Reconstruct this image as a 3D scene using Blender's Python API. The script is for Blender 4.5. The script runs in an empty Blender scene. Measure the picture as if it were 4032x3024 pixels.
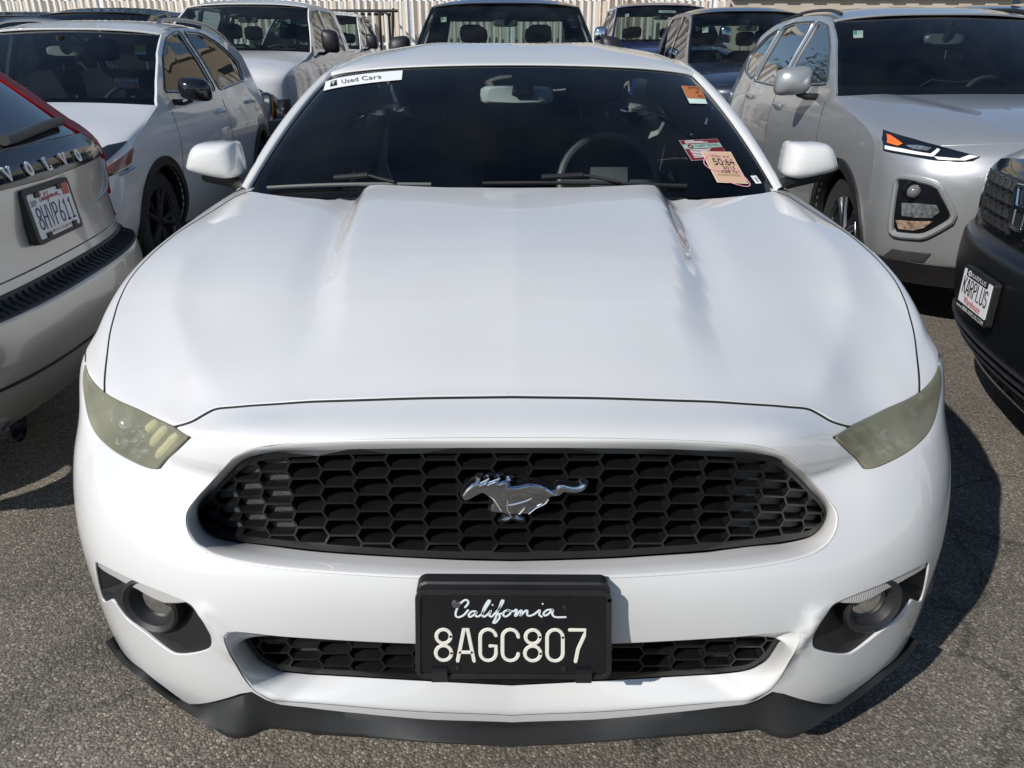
import bpy, bmesh, math, random
import numpy as np
from mathutils import Vector, Matrix
from mathutils.bvhtree import BVHTree
from mathutils.geometry import delaunay_2d_cdt
random.seed(7); rng = np.random.default_rng(7)
sc = bpy.context.scene
COL = sc.collection
R = math.radians

# ---------------------------------------------------------------- camera, sky, sun, exposure
CAM = np.array([0.0, -1.04, 1.33]); PITCH = R(23.0); FPX = 3030.0
cam_d = bpy.data.cameras.new('camera'); cam_o = bpy.data.objects.new('camera', cam_d); COL.objects.link(cam_o)
cam_d.sensor_width = 36.0; cam_d.lens = 36.0*FPX/4032.0; cam_d.clip_start = 0.05; cam_d.clip_end = 600
cam_o.location = CAM; cam_o.rotation_euler = (R(90)-PITCH, 0, 0)
sc.camera = cam_o
SUN_TRAVEL = Vector((1.0, 0.98, -1.0)).normalized()
to_sun = -SUN_TRAVEL
w = bpy.data.worlds.new('World'); sc.world = w; w.use_nodes = True
nt = w.node_tree; nt.nodes.clear()
sky = nt.nodes.new('ShaderNodeTexSky'); sky.sky_type = 'NISHITA'; sky.sun_disc = False
sky.sun_elevation = math.asin(to_sun.z); sky.sun_rotation = math.atan2(to_sun.x, to_sun.y)
sky.altitude = 50; sky.air_density = 1.0; sky.dust_density = 0.15; sky.ozone_density = 2.0
bg = nt.nodes.new('ShaderNodeBackground'); bg.inputs['Strength'].default_value = 0.092
wo = nt.nodes.new('ShaderNodeOutputWorld')
nt.links.new(sky.outputs[0], bg.inputs[0]); nt.links.new(bg.outputs[0], wo.inputs[0])
sd = bpy.data.lights.new('sun', 'SUN'); sd.energy = 4.25; sd.angle = R(0.53); sd.color = (1.0, 0.965, 0.915)
so = bpy.data.objects.new('sun', sd); COL.objects.link(so)
so.rotation_euler = SUN_TRAVEL.to_track_quat('-Z', 'Y').to_euler(); so.location = (-20, -20, 20)
sc.view_settings.view_transform = 'Standard'; sc.view_settings.look = 'None'
sc.view_settings.exposure = 0.06; sc.view_settings.gamma = 1.0; sc.view_settings.use_curve_mapping = False
sc.render.resolution_x = 1024; sc.render.resolution_y = 768
sc.cycles.max_bounces = 10; sc.cycles.transparent_max_bounces = 16; sc.cycles.caustics_reflective = False
sc.cycles.caustics_refractive = False

# ---------------------------------------------------------------- materials
MATS = {}
def nm(name):
    m = bpy.data.materials.new(name); m.use_nodes = True
    n = m.node_tree.nodes; return m, n, m.node_tree.links, n['Principled BSDF']
def mat(name, col=(0.5, 0.5, 0.5), rough=0.5, metal=0.0, coat=0.0, coat_rough=0.03, spec=0.5, noise=0.0, nscale=40.0, bump=0.0, bscale=400.0, emit=None, sub=0.0):
    if name in MATS: return MATS[name]
    m, n, l, b = nm(name)
    b.inputs['Base Color'].default_value = (*col, 1); b.inputs['Roughness'].default_value = rough
    b.inputs['Metallic'].default_value = metal; b.inputs['Coat Weight'].default_value = coat
    b.inputs['Coat Roughness'].default_value = coat_rough; b.inputs['Specular IOR Level'].default_value = spec
    if noise or bump:
        tc = n.new('ShaderNodeTexCoord')
    if noise:
        t = n.new('ShaderNodeTexNoise'); t.inputs['Scale'].default_value = nscale; t.inputs['Detail'].default_value = 6
        l.new(tc.outputs['Object'], t.inputs['Vector'])
        r = n.new('ShaderNodeValToRGB'); e = r.color_ramp.elements
        e[0].position = 0.3; e[1].position = 0.7
        e[0].color = (*[c*(1-noise) for c in col], 1); e[1].color = (*[min(1, c*(1+noise)) for c in col], 1)
        l.new(t.outputs[0], r.inputs[0]); l.new(r.outputs[0], b.inputs['Base Color'])
        mr = n.new('ShaderNodeMapRange'); mr.inputs[3].default_value = max(0, rough-0.08); mr.inputs[4].default_value = min(1, rough+0.1)
        l.new(t.outputs[0], mr.inputs[0]); l.new(mr.outputs[0], b.inputs['Roughness'])
    if bump:
        t2 = n.new('ShaderNodeTexNoise'); t2.inputs['Scale'].default_value = bscale; t2.inputs['Detail'].default_value = 3
        l.new(tc.outputs['Object'], t2.inputs['Vector'])
        bp = n.new('ShaderNodeBump'); bp.inputs['Strength'].default_value = bump; bp.inputs['Distance'].default_value = 0.002
        l.new(t2.outputs[0], bp.inputs['Height']); l.new(bp.outputs[0], b.inputs['Normal'])
    MATS[name] = m; return m

def paint(name, col, metal=0.0, rough=0.4, dirt=0.08, flake=0.0, coat=1.0):
    """car paint: base coat, clear coat, faint film of dust and specks"""
    if name in MATS: return MATS[name]
    m, n, l, b = nm(name)
    b.inputs['Metallic'].default_value = metal; b.inputs['Roughness'].default_value = rough
    b.inputs['Coat Weight'].default_value = coat; b.inputs['Coat IOR'].default_value = 1.62
    tc = n.new('ShaderNodeTexCoord')
    t = n.new('ShaderNodeTexNoise'); t.inputs['Scale'].default_value = 3.0; t.inputs['Detail'].default_value = 8; t.inputs['Roughness'].default_value = 0.65
    l.new(tc.outputs['Object'], t.inputs['Vector'])
    mx = n.new('ShaderNodeMix'); mx.data_type = 'RGBA'
    mx.inputs[6].default_value = (*col, 1); mx.inputs[7].default_value = (*[c*(1-dirt)*k for c, k in zip(col, (1.0, 0.97, 0.92))], 1)
    l.new(t.outputs[0], mx.inputs[0])
    # small dark specks (tar, chips)
    v = n.new('ShaderNodeTexVoronoi'); v.inputs['Scale'].default_value = 9.0; v.inputs['Randomness'].default_value = 1.0
    l.new(tc.outputs['Object'], v.inputs['Vector'])
    lt = n.new('ShaderNodeMath'); lt.operation = 'LESS_THAN'; lt.inputs[1].default_value = 0.012
    l.new(v.outputs['Distance'], lt.inputs[0])
    mx2 = n.new('ShaderNodeMix'); mx2.data_type = 'RGBA'; l.new(lt.outputs[0], mx2.inputs[0])
    l.new(mx.outputs[2], mx2.inputs[6]); mx2.inputs[7].default_value = (*[c*0.35 for c in col], 1)
    l.new(mx2.outputs[2], b.inputs['Base Color'])
    mr = n.new('ShaderNodeMapRange'); mr.inputs[1].default_value = 0.3; mr.inputs[2].default_value = 0.7
    mr.inputs[3].default_value = 0.0; mr.inputs[4].default_value = 0.05
    l.new(t.outputs[0], mr.inputs[0]); l.new(mr.outputs[0], b.inputs['Coat Roughness'])
    # orange peel
    t3 = n.new('ShaderNodeTexNoise'); t3.inputs['Scale'].default_value = 220; t3.inputs['Detail'].default_value = 1
    l.new(tc.outputs['Object'], t3.inputs['Vector'])
    bp = n.new('ShaderNodeBump'); bp.inputs['Strength'].default_value = 0.02; bp.inputs['Distance'].default_value = 0.001
    l.new(t3.outputs[0], bp.inputs['Height']); l.new(bp.outputs[0], b.inputs['Coat Normal'])
    MATS[name] = m; return m

def glass(name, tint=(0.2, 0.24, 0.25), rough=0.0, ior=1.5, dusty=0.0):
    """thin pane: tinted see-through plus a Fresnel mirror"""
    if name in MATS: return MATS[name]
    m, n, l, b = nm(name); n.remove(b)
    out = n['Material Output']
    tr = n.new('ShaderNodeBsdfTransparent'); tr.inputs[0].default_value = (*tint, 1)
    gl = n.new('ShaderNodeBsdfGlossy'); gl.inputs['Roughness'].default_value = rough
    fr = n.new('ShaderNodeFresnel'); fr.inputs[0].default_value = ior
    mx = n.new('ShaderNodeMixShader'); l.new(fr.outputs[0], mx.inputs[0]); l.new(tr.outputs[0], mx.inputs[1]); l.new(gl.outputs[0], mx.inputs[2])
    last = mx.outputs[0]
    if dusty:
        df = n.new('ShaderNodeBsdfDiffuse'); df.inputs[0].default_value = (0.45, 0.43, 0.38, 1)
        tc = n.new('ShaderNodeTexCoord'); t = n.new('ShaderNodeTexNoise'); t.inputs['Scale'].default_value = 4; t.inputs['Detail'].default_value = 9
        l.new(tc.outputs['Object'], t.inputs['Vector'])
        mr = n.new('ShaderNodeMapRange'); mr.inputs[1].default_value = 0.35; mr.inputs[2].default_value = 0.8; mr.inputs[3].default_value = 0; mr.inputs[4].default_value = dusty
        l.new(t.outputs[0], mr.inputs[0])
        m2 = n.new('ShaderNodeMixShader'); l.new(mr.outputs[0], m2.inputs[0]); l.new(last, m2.inputs[1]); l.new(df.outputs[0], m2.inputs[2]); last = m2.outputs[0]
    l.new(last, out.inputs[0]); MATS[name] = m; return m

WHITE = paint('white_paint', (0.70, 0.705, 0.71), rough=0.4, dirt=0.07)
BLACKP = mat('black_plastic', (0.018, 0.018, 0.019), 0.42, noise=0.25, nscale=12, bump=0.25, bscale=900)
MATTEP = mat('grey_black_plastic', (0.015, 0.0155, 0.016), 0.5, noise=0.2, nscale=9, bump=0.3, bscale=700)
DARK = mat('dark_void', (0.008, 0.008, 0.009), 0.7)
GLOSSBLK = mat('gloss_black', (0.008, 0.008, 0.01), 0.12, coat=0.6)
CHROME = mat('chrome', (0.85, 0.86, 0.88), 0.06, metal=1.0)
STEEL = mat('dull_steel', (0.45, 0.45, 0.46), 0.35, metal=1.0)
RUBBER = mat('tyre_rubber', (0.022, 0.022, 0.023), 0.8, noise=0.2, nscale=20)
ALLOY = mat('alloy_wheel', (0.5, 0.51, 0.53), 0.3, metal=1.0)
WTXT = mat('white_letter', (0.82, 0.82, 0.80), 0.4)
WSHIELD = glass('windscreen_glass', (0.70, 0.77, 0.77), dusty=0.015)
CLEARG = glass('clear_glass', (0.52, 0.6, 0.58), dusty=0.03)
TINTG = glass('tinted_glass', (0.10, 0.12, 0.13))

# ---------------------------------------------------------------- scene helpers
def tag(o, label=None, cat=None, group=None, kind=None):
    if label: o['label'] = label
    if cat: o['category'] = cat
    if group: o['group'] = group
    if kind: o['kind'] = kind
    return o
def empty(name, loc=(0, 0, 0), rz=0.0):
    o = bpy.data.objects.new(name, None); COL.objects.link(o); o.location = loc; o.rotation_euler = (0, 0, rz); o.empty_display_size = 0.1
    return o
def mk(name, V, F, m, parent=None, smooth=True, normals=None, label=None, auto=None):
    me = bpy.data.meshes.new(name); me.from_pydata([tuple(map(float, v)) for v in V], [], [tuple(int(i) for i in f) for f in F])
    me.validate()
    me.materials.append(m)
    me.polygons.foreach_set('use_smooth', [smooth]*len(me.polygons))
    if normals is not None and len(normals) == len(me.vertices):
        me.normals_split_custom_set_from_vertices([tuple(map(float, v)) for v in normals])
    elif auto is not None and smooth:
        me.set_sharp_from_angle(angle=R(auto))
    me.update()
    o = bpy.data.objects.new(name, me); COL.objects.link(o)
    if parent: o.parent = parent
    if label: o['label'] = label
    return o
class MB:
    """collects pieces of ONE part"""
    def __init__(s): s.V = []; s.F = []
    def add(s, V, F):
        k = len(s.V); s.V += [tuple(map(float, v)) for v in V]; s.F += [tuple(int(i)+k for i in f) for f in F]; return s
    def box(s, c, size, rot=None):
        x, y, z = [d/2 for d in size]
        P = [(-x,-y,-z),(x,-y,-z),(x,y,-z),(-x,y,-z),(-x,-y,z),(x,-y,z),(x,y,z),(-x,y,z)]
        if rot is not None: P = [tuple(rot @ Vector(p)) for p in P]
        return s.add([(p[0]+c[0], p[1]+c[1], p[2]+c[2]) for p in P], [(0,3,2,1),(4,5,6,7),(0,1,5,4),(1,2,6,5),(2,3,7,6),(3,0,4,7)])
    def tube(s, pts, r, seg=8, closed=False, flat=None):
        pts = [Vector(p) for p in pts]; n = len(pts); V = []; F = []
        rr = r if hasattr(r, '__len__') else [r]*n
        up0 = None
        for i, p in enumerate(pts):
            a = pts[(i-1) % n] if closed else pts[max(i-1, 0)]; b = pts[(i+1) % n] if closed else pts[min(i+1, n-1)]
            t = (b-a).normalized()
            if up0 is None: up0 = Vector((0, 0, 1)) if abs(t.z) < 0.9 else Vector((1, 0, 0))
            e1 = t.cross(up0)
            if e1.length < 1e-5: e1 = t.cross(Vector((1, 0, 0)))
            e1.normalize(); e2 = e1.cross(t).normalized(); up0 = e2
            for k in range(seg):
                an = 2*math.pi*k/seg
                V.append(p + e1*math.cos(an)*rr[i] + e2*math.sin(an)*rr[i]*(flat or 1.0))
        m = n if closed else n-1
        for i in range(m):
            j = (i+1) % n
            for k in range(seg): F.append((i*seg+k, i*seg+(k+1) % seg, j*seg+(k+1) % seg, j*seg+k))
        if not closed: F.append(tuple(range(seg))[::-1]); F.append(tuple(range((n-1)*seg, n*seg)))
        return s.add(V, F)
    def lathe(s, prof, c=(0,0,0), axis='x', seg=32):
        V = []; F = []; n = len(prof)
        for k in range(seg):
            a = 2*math.pi*k/seg; ca, sa = math.cos(a), math.sin(a)
            for (r, h) in prof:
                p = {'x': (h, r*ca, r*sa), 'y': (r*ca, h, r*sa), 'z': (r*ca, r*sa, h)}[axis]
                V.append((p[0]+c[0], p[1]+c[1], p[2]+c[2]))
        for k in range(seg):
            q = (k+1) % seg
            for i in range(n-1): F.append((k*n+i, k*n+i+1, q*n+i+1, q*n+i))
        return s.add(V, F)
    def build(s, name, m, parent=None, smooth=True, auto=35, label=None):
        return mk(name, s.V, s.F, m, parent, smooth, auto=auto, label=label)

def spl(P, t, closed=False):
    """Catmull-Rom through points P (n,k) at parameters t in 0..n-1"""
    P = np.asarray(P, float); n = len(P); t = np.atleast_1d(np.asarray(t, float))
    i = np.clip(np.floor(t).astype(int), 0, n-2); f = (t-i)[:, None]
    ext = np.vstack([2*P[0]-P[1], P, 2*P[-1]-P[-2]])
    a, b, c, d = ext[i], ext[i+1], ext[i+2], ext[i+3]
    return 0.5*((2*b)+(c-a)*f+(2*a-5*b+4*c-d)*f*f+(3*b-a-3*c+d)*f**3)
def smooth_line(P, step):
    """dense polyline through P with about this spacing (splined)"""
    P = np.asarray(P, float)
    L = np.r_[0, np.cumsum(np.linalg.norm(np.diff(P, axis=0), axis=1))]
    n = max(2, int(round(L[-1]/step))+1)
    s = np.linspace(0, L[-1], n)
    t = np.interp(s, L, np.arange(len(P)))
    return spl(P, t)
def dens(P, step, closed=True):
    """subdivide a polygon with straight segments"""
    P = np.asarray(P, float); Q = []
    n = len(P)
    for i in range(n if closed else n-1):
        a, b = P[i], P[(i+1) % n]; k = max(1, int(math.ceil(np.linalg.norm(b-a)/step)))
        for j in range(k): Q.append(a+(b-a)*j/k)
    if not closed: Q.append(P[-1])
    return np.array(Q)
def area2(P):
    x, y = P[:, 0], P[:, 1]; return 0.5*np.sum(x*np.roll(y, -1)-np.roll(x, -1)*y)
def inset(P, d):
    """move a closed polygon inwards by d (negative: outwards)"""
    P = np.asarray(P, float); s = 1 if area2(P) > 0 else -1
    a = np.roll(P, 1, 0); b = np.roll(P, -1, 0)
    e1 = P-a; e2 = b-P
    e1 /= np.linalg.norm(e1, axis=1)[:, None]+1e-12; e2 /= np.linalg.norm(e2, axis=1)[:, None]+1e-12
    n1 = np.c_[-e1[:, 1], e1[:, 0]]*s; n2 = np.c_[-e2[:, 1], e2[:, 0]]*s
    m = n1+n2; m /= np.maximum(np.sum(m*n1, axis=1), 0.35)[:, None]
    return P+m*d
def pip(pts, poly):
    """points inside polygon (even-odd)"""
    pts = np.asarray(pts); x, y = pts[:, 0], pts[:, 1]; r = np.zeros(len(pts), bool)
    n = len(poly); j = n-1
    for i in range(n):
        xi, yi = poly[i]; xj, yj = poly[j]
        if yi != yj:
            c = ((yi > y) != (yj > y)) & (x < (xj-xi)*(y-yi)/(yj-yi)+xi); r ^= c
        j = i
    return r
def pdist(pts, poly):
    """distance of points to closed polygon outline"""
    pts = np.asarray(pts); a = np.asarray(poly); b = np.roll(a, -1, 0); d = b-a; L = np.sum(d*d, axis=1)+1e-15
    best = np.full(len(pts), 1e9)
    for i in range(len(a)):
        t = np.clip(((pts-a[i])@d[i])/L[i], 0, 1)
        q = a[i]+t[:, None]*d[i]
        best = np.minimum(best, np.linalg.norm(pts-q, axis=1))
    return best
def cdt(loops, step):
    """triangulate outline loops[0] with holes loops[1:], interior filled by a grid"""
    pts = []; edges = []
    for L in loops:
        k = len(pts); n = len(L); pts += [tuple(p) for p in L]; edges += [(k+i, k+(i+1) % n) for i in range(n)]
    o = np.asarray(loops[0]); mn, mx = o.min(0), o.max(0)
    gx = np.arange(mn[0]+step*0.5, mx[0], step); gy = np.arange(mn[1]+step*0.5, mx[1], step)
    if len(gx) and len(gy):
        G = np.array(np.meshgrid(gx, gy)).reshape(2, -1).T
        ins = pip(G, o)
        for h in loops[1:]: ins &= ~pip(G, np.asarray(h))
        G = G[ins]
        if len(G):
            keep = np.ones(len(G), bool)
            for L in loops: keep &= pdist(G, L) > step*0.45
            pts += [tuple(p) for p in G[keep]]
    v, e, f, ov, oe, of = delaunay_2d_cdt([Vector((float(p[0]), float(p[1]))) for p in pts], edges, [], 0, 1e-7)
    V = np.array([(p.x, p.y) for p in v]); T = np.array([t for t in f if len(t) == 3])
    c = V[T].mean(1)
    ins = pip(c, o)
    for h in loops[1:]: ins &= ~pip(c, np.asarray(h))
    T = T[ins]
    d1 = V[T[:, 1]]-V[T[:, 0]]; d2 = V[T[:, 2]]-V[T[:, 0]]
    fl = (d1[:, 0]*d2[:, 1]-d1[:, 1]*d2[:, 0]) < 0
    T[fl] = T[fl][:, ::-1]
    return V, T
def panel(name, fn, loops, step, m, parent, rim=0.008, off=0.0, flip=False, label=None, rnd=0.0025, norim=()):
    """one trimmed sheet: fn maps 2-D points to (position, normal); edges folded inwards by rim"""
    loops = [np.asarray(l, float) for l in loops]
    V2, T = cdt(loops, step)
    P, N = fn(V2)
    if flip: N = -N
    t0 = T[:200]
    gn = np.cross(P[t0[:, 1]]-P[t0[:, 0]], P[t0[:, 2]]-P[t0[:, 0]]).sum(0)
    if np.dot(gn, N[t0].mean(1).sum(0)) < 0: T = T[:, ::-1]
    P = P+N*off
    V = [p for p in P]; NN = [n for n in N]; F = [tuple(t) for t in T]
    if rim:
        for li, L in enumerate(loops):
            if li in norim: continue
            p, n = fn(L); n = -n if flip else n; p = p+n*off
            tg = np.roll(p, -1, 0)-np.roll(p, 1, 0); tg /= np.linalg.norm(tg, axis=1)[:, None]+1e-12
            out = np.cross(tg, n); out /= np.linalg.norm(out, axis=1)[:, None]+1e-12
            # outwards from the sheet
            ce = fn(np.array([L.mean(0)]))[0]
            s = 1.0 if area2(L) > 0 else -1.0
            p2, _ = fn(inset(L, -1e-3)); d = p2-p+n*off
            sgn = np.sign(np.sum(out*d, axis=1).sum()) or 1.0
            out = out*sgn*(1 if li == 0 else -1)
            rows = [(p, n), (p+out*rnd*0.7-n*rnd*0.3, (n+out)*0.7071), (p+out*rnd-n*rnd, out), (p+out*rnd*0.6-n*rim, out)]
            k0 = len(V); q = len(L)
            for (a, b) in rows: V += [x for x in a]; NN += [x for x in b]
            for r in range(len(rows)-1):
                for i in range(q):
                    j = (i+1) % q
                    f = (k0+r*q+i, k0+r*q+j, k0+(r+1)*q+j, k0+(r+1)*q+i)
                    F.append(f)
            # orient
            i = 0; a, b, c = [np.array(V[x]) for x in F[-q][:3]]
            g = np.cross(b-a, c-a)
            if np.dot(g, out[0]) < 0:
                nF = len(F)
                for x in range(nF-q*(len(rows)-1), nF): F[x] = F[x][::-1]
    return mk(name, V, F, m, parent, True, NN, label)

class Surf:
    """smooth sheet through a net of 3-D points net[row][col]; uv scaled to metres"""
    def __init__(s, net, su=1.0, sv=1.0, disp=None):
        s.N = np.asarray(net, float); s.nr, s.nc = s.N.shape[:2]; s.su, s.sv = su, sv; s.disp = disp
    def raw(s, uv):
        u = np.clip(uv[:, 0]/s.su, 0, s.nc-1-1e-9); v = np.clip(uv[:, 1]/s.sv, 0, s.nr-1-1e-9)
        def wts(t, n):
            i = np.clip(np.floor(t).astype(int), 0, n-2); f = t-i
            w = np.stack([-0.5*f+f*f-0.5*f**3, 1-2.5*f*f+1.5*f**3, 0.5*f+2*f*f-1.5*f**3, -0.5*f*f+0.5*f**3], 1)
            return i, w
        iu, wu = wts(u, s.nc); iv, wv = wts(v, s.nr)
        E = s.N
        E = np.concatenate([2*E[:1]-E[1:2], E, 2*E[-1:]-E[-2:-1]], 0)
        E = np.concatenate([2*E[:, :1]-E[:, 1:2], E, 2*E[:, -1:]-E[:, -2:-1]], 1)
        P = np.zeros((len(uv), 3))
        for a in range(4):
            for b in range(4):
                P += (wv[:, a]*wu[:, b])[:, None]*E[iv+a, iu+b]
        if s.disp is not None: P = s.disp(P, u, v)
        return P
    def __call__(s, uv):
        uv = np.asarray(uv, float); h = 1e-3
        P = s.raw(uv)
        mu = (s.nc-1)*s.su; mv = (s.nr-1)*s.sv
        ua = np.clip(uv[:, 0]-h, 0, mu); ub = np.clip(uv[:, 0]+h, 0, mu); va = np.clip(uv[:, 1]-h, 0, mv); vb = np.clip(uv[:, 1]+h, 0, mv)
        du = s.raw(np.c_[ub, uv[:, 1]])-s.raw(np.c_[ua, uv[:, 1]]); dv = s.raw(np.c_[uv[:, 0], vb])-s.raw(np.c_[uv[:, 0], va])
        n = np.cross(du, dv); n /= np.linalg.norm(n, axis=1)[:, None]+1e-12
        return P, n
    def locator(s, ku=12, kv=12):
        """BVH of the sheet for finding uv from rays"""
        a = np.linspace(0, (s.nc-1)*s.su, (s.nc-1)*ku+1); b = np.linspace(0, (s.nr-1)*s.sv, (s.nr-1)*kv+1)
        UV = np.array(np.meshgrid(a, b)).reshape(2, -1).T; P = s.raw(UV); na = len(a)
        T = []
        for j in range(len(b)-1):
            for i in range(na-1):
                k = j*na+i; T += [(k, k+1, k+na+1), (k, k+na+1, k+na)]
        s._uv, s._P, s._T = UV, P, T
        s.bvh = BVHTree.FromPolygons([Vector(p) for p in P], T)
    def find(s, org, d, near_ok=True):
        h = s.bvh.ray_cast(Vector(org), Vector(d).normalized())
        if h[0] is None:
            if not near_ok: return None
            # closest approach: march along the ray
            best = None
            dd = Vector(d).normalized()
            for t in np.linspace(0.8, 3.2, 100):
                q = s.bvh.find_nearest(Vector(org)+dd*float(t))
                if best is None or q[3] < best[3]: best = q
            h = best
        loc, idx = h[0], h[2]
        t = s._T[idx]; A, B, C = [s._P[i] for i in t]; p = np.array(loc)
        v0, v1, v2 = B-A, C-A, p-A
        d00, d01, d11, d20, d21 = v0@v0, v0@v1, v1@v1, v2@v0, v2@v1
        den = d00*d11-d01*d01
        b = (d11*d20-d01*d21)/den; c = (d00*d21-d01*d20)/den
        return (1-b-c)*s._uv[t[0]]+b*s._uv[t[1]]+c*s._uv[t[2]]

FWD = np.array([0, math.cos(PITCH), -math.sin(PITCH)]); UPV = np.array([0, math.sin(PITCH), math.cos(PITCH)]); RGT = np.array([1., 0, 0])
def ray(px, py): return FWD+RGT*(px-2016)/FPX-UPV*(py-1512)/FPX
def at(px, py, x=None, y=None, z=None):
    """a measured sight line met with a plane x, y or z = const"""
    d = ray(px, py)
    t = (x-CAM[0])/d[0] if x is not None else (y-CAM[1])/d[1] if y is not None else (z-CAM[2])/d[2]
    return CAM+t*d
# ================================================================ ground
def build_ground():
    m, n, l, b = nm('asphalt')
    tc = n.new('ShaderNodeTexCoord')
    def noise(scale, det=4, rough=0.5):
        t = n.new('ShaderNodeTexNoise'); t.inputs['Scale'].default_value = scale; t.inputs['Detail'].default_value = det; t.inputs['Roughness'].default_value = rough
        l.new(tc.outputs['Object'], t.inputs['Vector']); return t
    v = n.new('ShaderNodeTexVoronoi'); v.inputs['Scale'].default_value = 175; l.new(tc.outputs['Object'], v.inputs['Vector'])
    v2 = n.new('ShaderNodeTexVoronoi'); v2.inputs['Scale'].default_value = 260; l.new(tc.outputs['Object'], v2.inputs['Vector'])
    big = noise(1.3, 6, 0.6); mid = noise(14, 5, 0.6)
    sep = n.new('ShaderNodeSeparateColor'); l.new(v.outputs['Color'], sep.inputs[0])
    r = n.new('ShaderNodeValToRGB'); e = r.color_ramp.elements
    e[0].position = 0.0; e[0].color = (0.15, 0.133, 0.110, 1); e[1].position = 1.0; e[1].color = (0.48, 0.43, 0.36, 1)
    a = r.color_ramp.elements.new(0.45); a.color = (0.215, 0.193, 0.163, 1); a = r.color_ramp.elements.new(0.85); a.color = (0.275, 0.249, 0.212, 1)
    l.new(sep.outputs[0], r.inputs[0])
    # gaps between stones are dark binder
    r2 = n.new('ShaderNodeValToRGB'); r2.color_ramp.elements[0].position = 0.35; r2.color_ramp.elements[0].color = (1, 1, 1, 1)
    r2.color_ramp.elements[1].position = 0.75; r2.color_ramp.elements[1].color = (0.6, 0.59, 0.58, 1)
    l.new(v.outputs['Distance'], r2.inputs[0])
    mx = n.new('ShaderNodeMix'); mx.data_type = 'RGBA'; mx.blend_type = 'MULTIPLY'; mx.inputs[0].default_value = 1
    l.new(r.outputs[0], mx.inputs[6]); l.new(r2.outputs[0], mx.inputs[7])
    r3 = n.new('ShaderNodeValToRGB'); r3.color_ramp.elements[0].position = 0.35; r3.color_ramp.elements[0].color = (0.72, 0.71, 0.70, 1)
    r3.color_ramp.elements[1].position = 0.7; r3.color_ramp.elements[1].color = (1.15, 1.13, 1.10, 1)
    l.new(big.outputs[0], r3.inputs[0])
    mx2 = n.new('ShaderNodeMix'); mx2.data_type = 'RGBA'; mx2.blend_type = 'MULTIPLY'; mx2.inputs[0].default_value = 1
    l.new(mx.outputs[2], mx2.inputs[6]); l.new(r3.outputs[0], mx2.inputs[7])
    wrp = noise(2.2, 5, .6); va = n.new('ShaderNodeVectorMath'); va.operation = 'MULTIPLY_ADD'; va.inputs[1].default_value = (.35, .35, .35)
    l.new(wrp.outputs['Color'], va.inputs[0]); l.new(tc.outputs['Object'], va.inputs[2])
    ce = n.new('ShaderNodeTexVoronoi'); ce.feature = 'DISTANCE_TO_EDGE'; ce.inputs['Scale'].default_value = .55; l.new(va.outputs[0], ce.inputs['Vector'])
    cr = n.new('ShaderNodeMapRange'); cr.inputs[1].default_value = .0; cr.inputs[2].default_value = .006; cr.inputs[3].default_value = .55; cr.inputs[4].default_value = 1.0; l.new(ce.outputs['Distance'], cr.inputs[0])
    mx3 = n.new('ShaderNodeMix'); mx3.data_type = 'RGBA'; mx3.blend_type = 'MULTIPLY'; mx3.inputs[0].default_value = 1; l.new(mx2.outputs[2], mx3.inputs[6]); l.new(cr.outputs[0], mx3.inputs[7])
    wn = noise(5.5, 8, .7); wr = n.new('ShaderNodeMapRange'); wr.inputs[1].default_value = .62; wr.inputs[2].default_value = .75; wr.inputs[3].default_value = 0; wr.inputs[4].default_value = .28; l.new(wn.outputs[0], wr.inputs[0])
    mx4 = n.new('ShaderNodeMix'); mx4.data_type = 'RGBA'; l.new(wr.outputs[0], mx4.inputs[0]); l.new(mx3.outputs[2], mx4.inputs[6]); mx4.inputs[7].default_value = (.36, .345, .32, 1)
    on_ = noise(.8, 3, .5); orr = n.new('ShaderNodeMapRange'); orr.inputs[1].default_value = .58; orr.inputs[2].default_value = .70; orr.inputs[3].default_value = 1.0; orr.inputs[4].default_value = .62; l.new(on_.outputs[0], orr.inputs[0])
    mx5 = n.new('ShaderNodeMix'); mx5.data_type = 'RGBA'; mx5.blend_type = 'MULTIPLY'; mx5.inputs[0].default_value = 1; l.new(mx4.outputs[2], mx5.inputs[6]); l.new(orr.outputs[0], mx5.inputs[7])
    l.new(mx5.outputs[2], b.inputs['Base Color']); b.inputs['Roughness'].default_value = 0.85; b.inputs['Specular IOR Level'].default_value = 0.35
    inv = n.new('ShaderNodeMath'); inv.operation = 'MULTIPLY_ADD'; inv.inputs[1].default_value = -1.0; inv.inputs[2].default_value = 1.0
    l.new(v.outputs['Distance'], inv.inputs[0])
    ad = n.new('ShaderNodeMath'); ad.operation = 'MULTIPLY_ADD'; ad.inputs[1].default_value = 0.8; l.new(sep.outputs[1], ad.inputs[0]); l.new(inv.outputs[0], ad.inputs[2])
    ad2 = n.new('ShaderNodeMath'); ad2.operation = 'MULTIPLY_ADD'; ad2.inputs[1].default_value = 0.6; l.new(mid.outputs[0], ad2.inputs[0]); l.new(ad.outputs[0], ad2.inputs[2])
    bp = n.new('ShaderNodeBump'); bp.inputs['Strength'].default_value = 0.7; bp.inputs['Distance'].default_value = 0.003
    l.new(ad2.outputs[0], bp.inputs['Height']); l.new(bp.outputs[0], b.inputs['Normal'])
    g = mk('ground', [(-150, -150, 0), (150, -150, 0), (150, 150, 0), (-150, 150, 0)], [(0, 1, 2, 3)], m, smooth=False)
    tag(g, 'coarse grey asphalt of the parking lot', 'ground', kind='structure')
build_ground()

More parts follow.
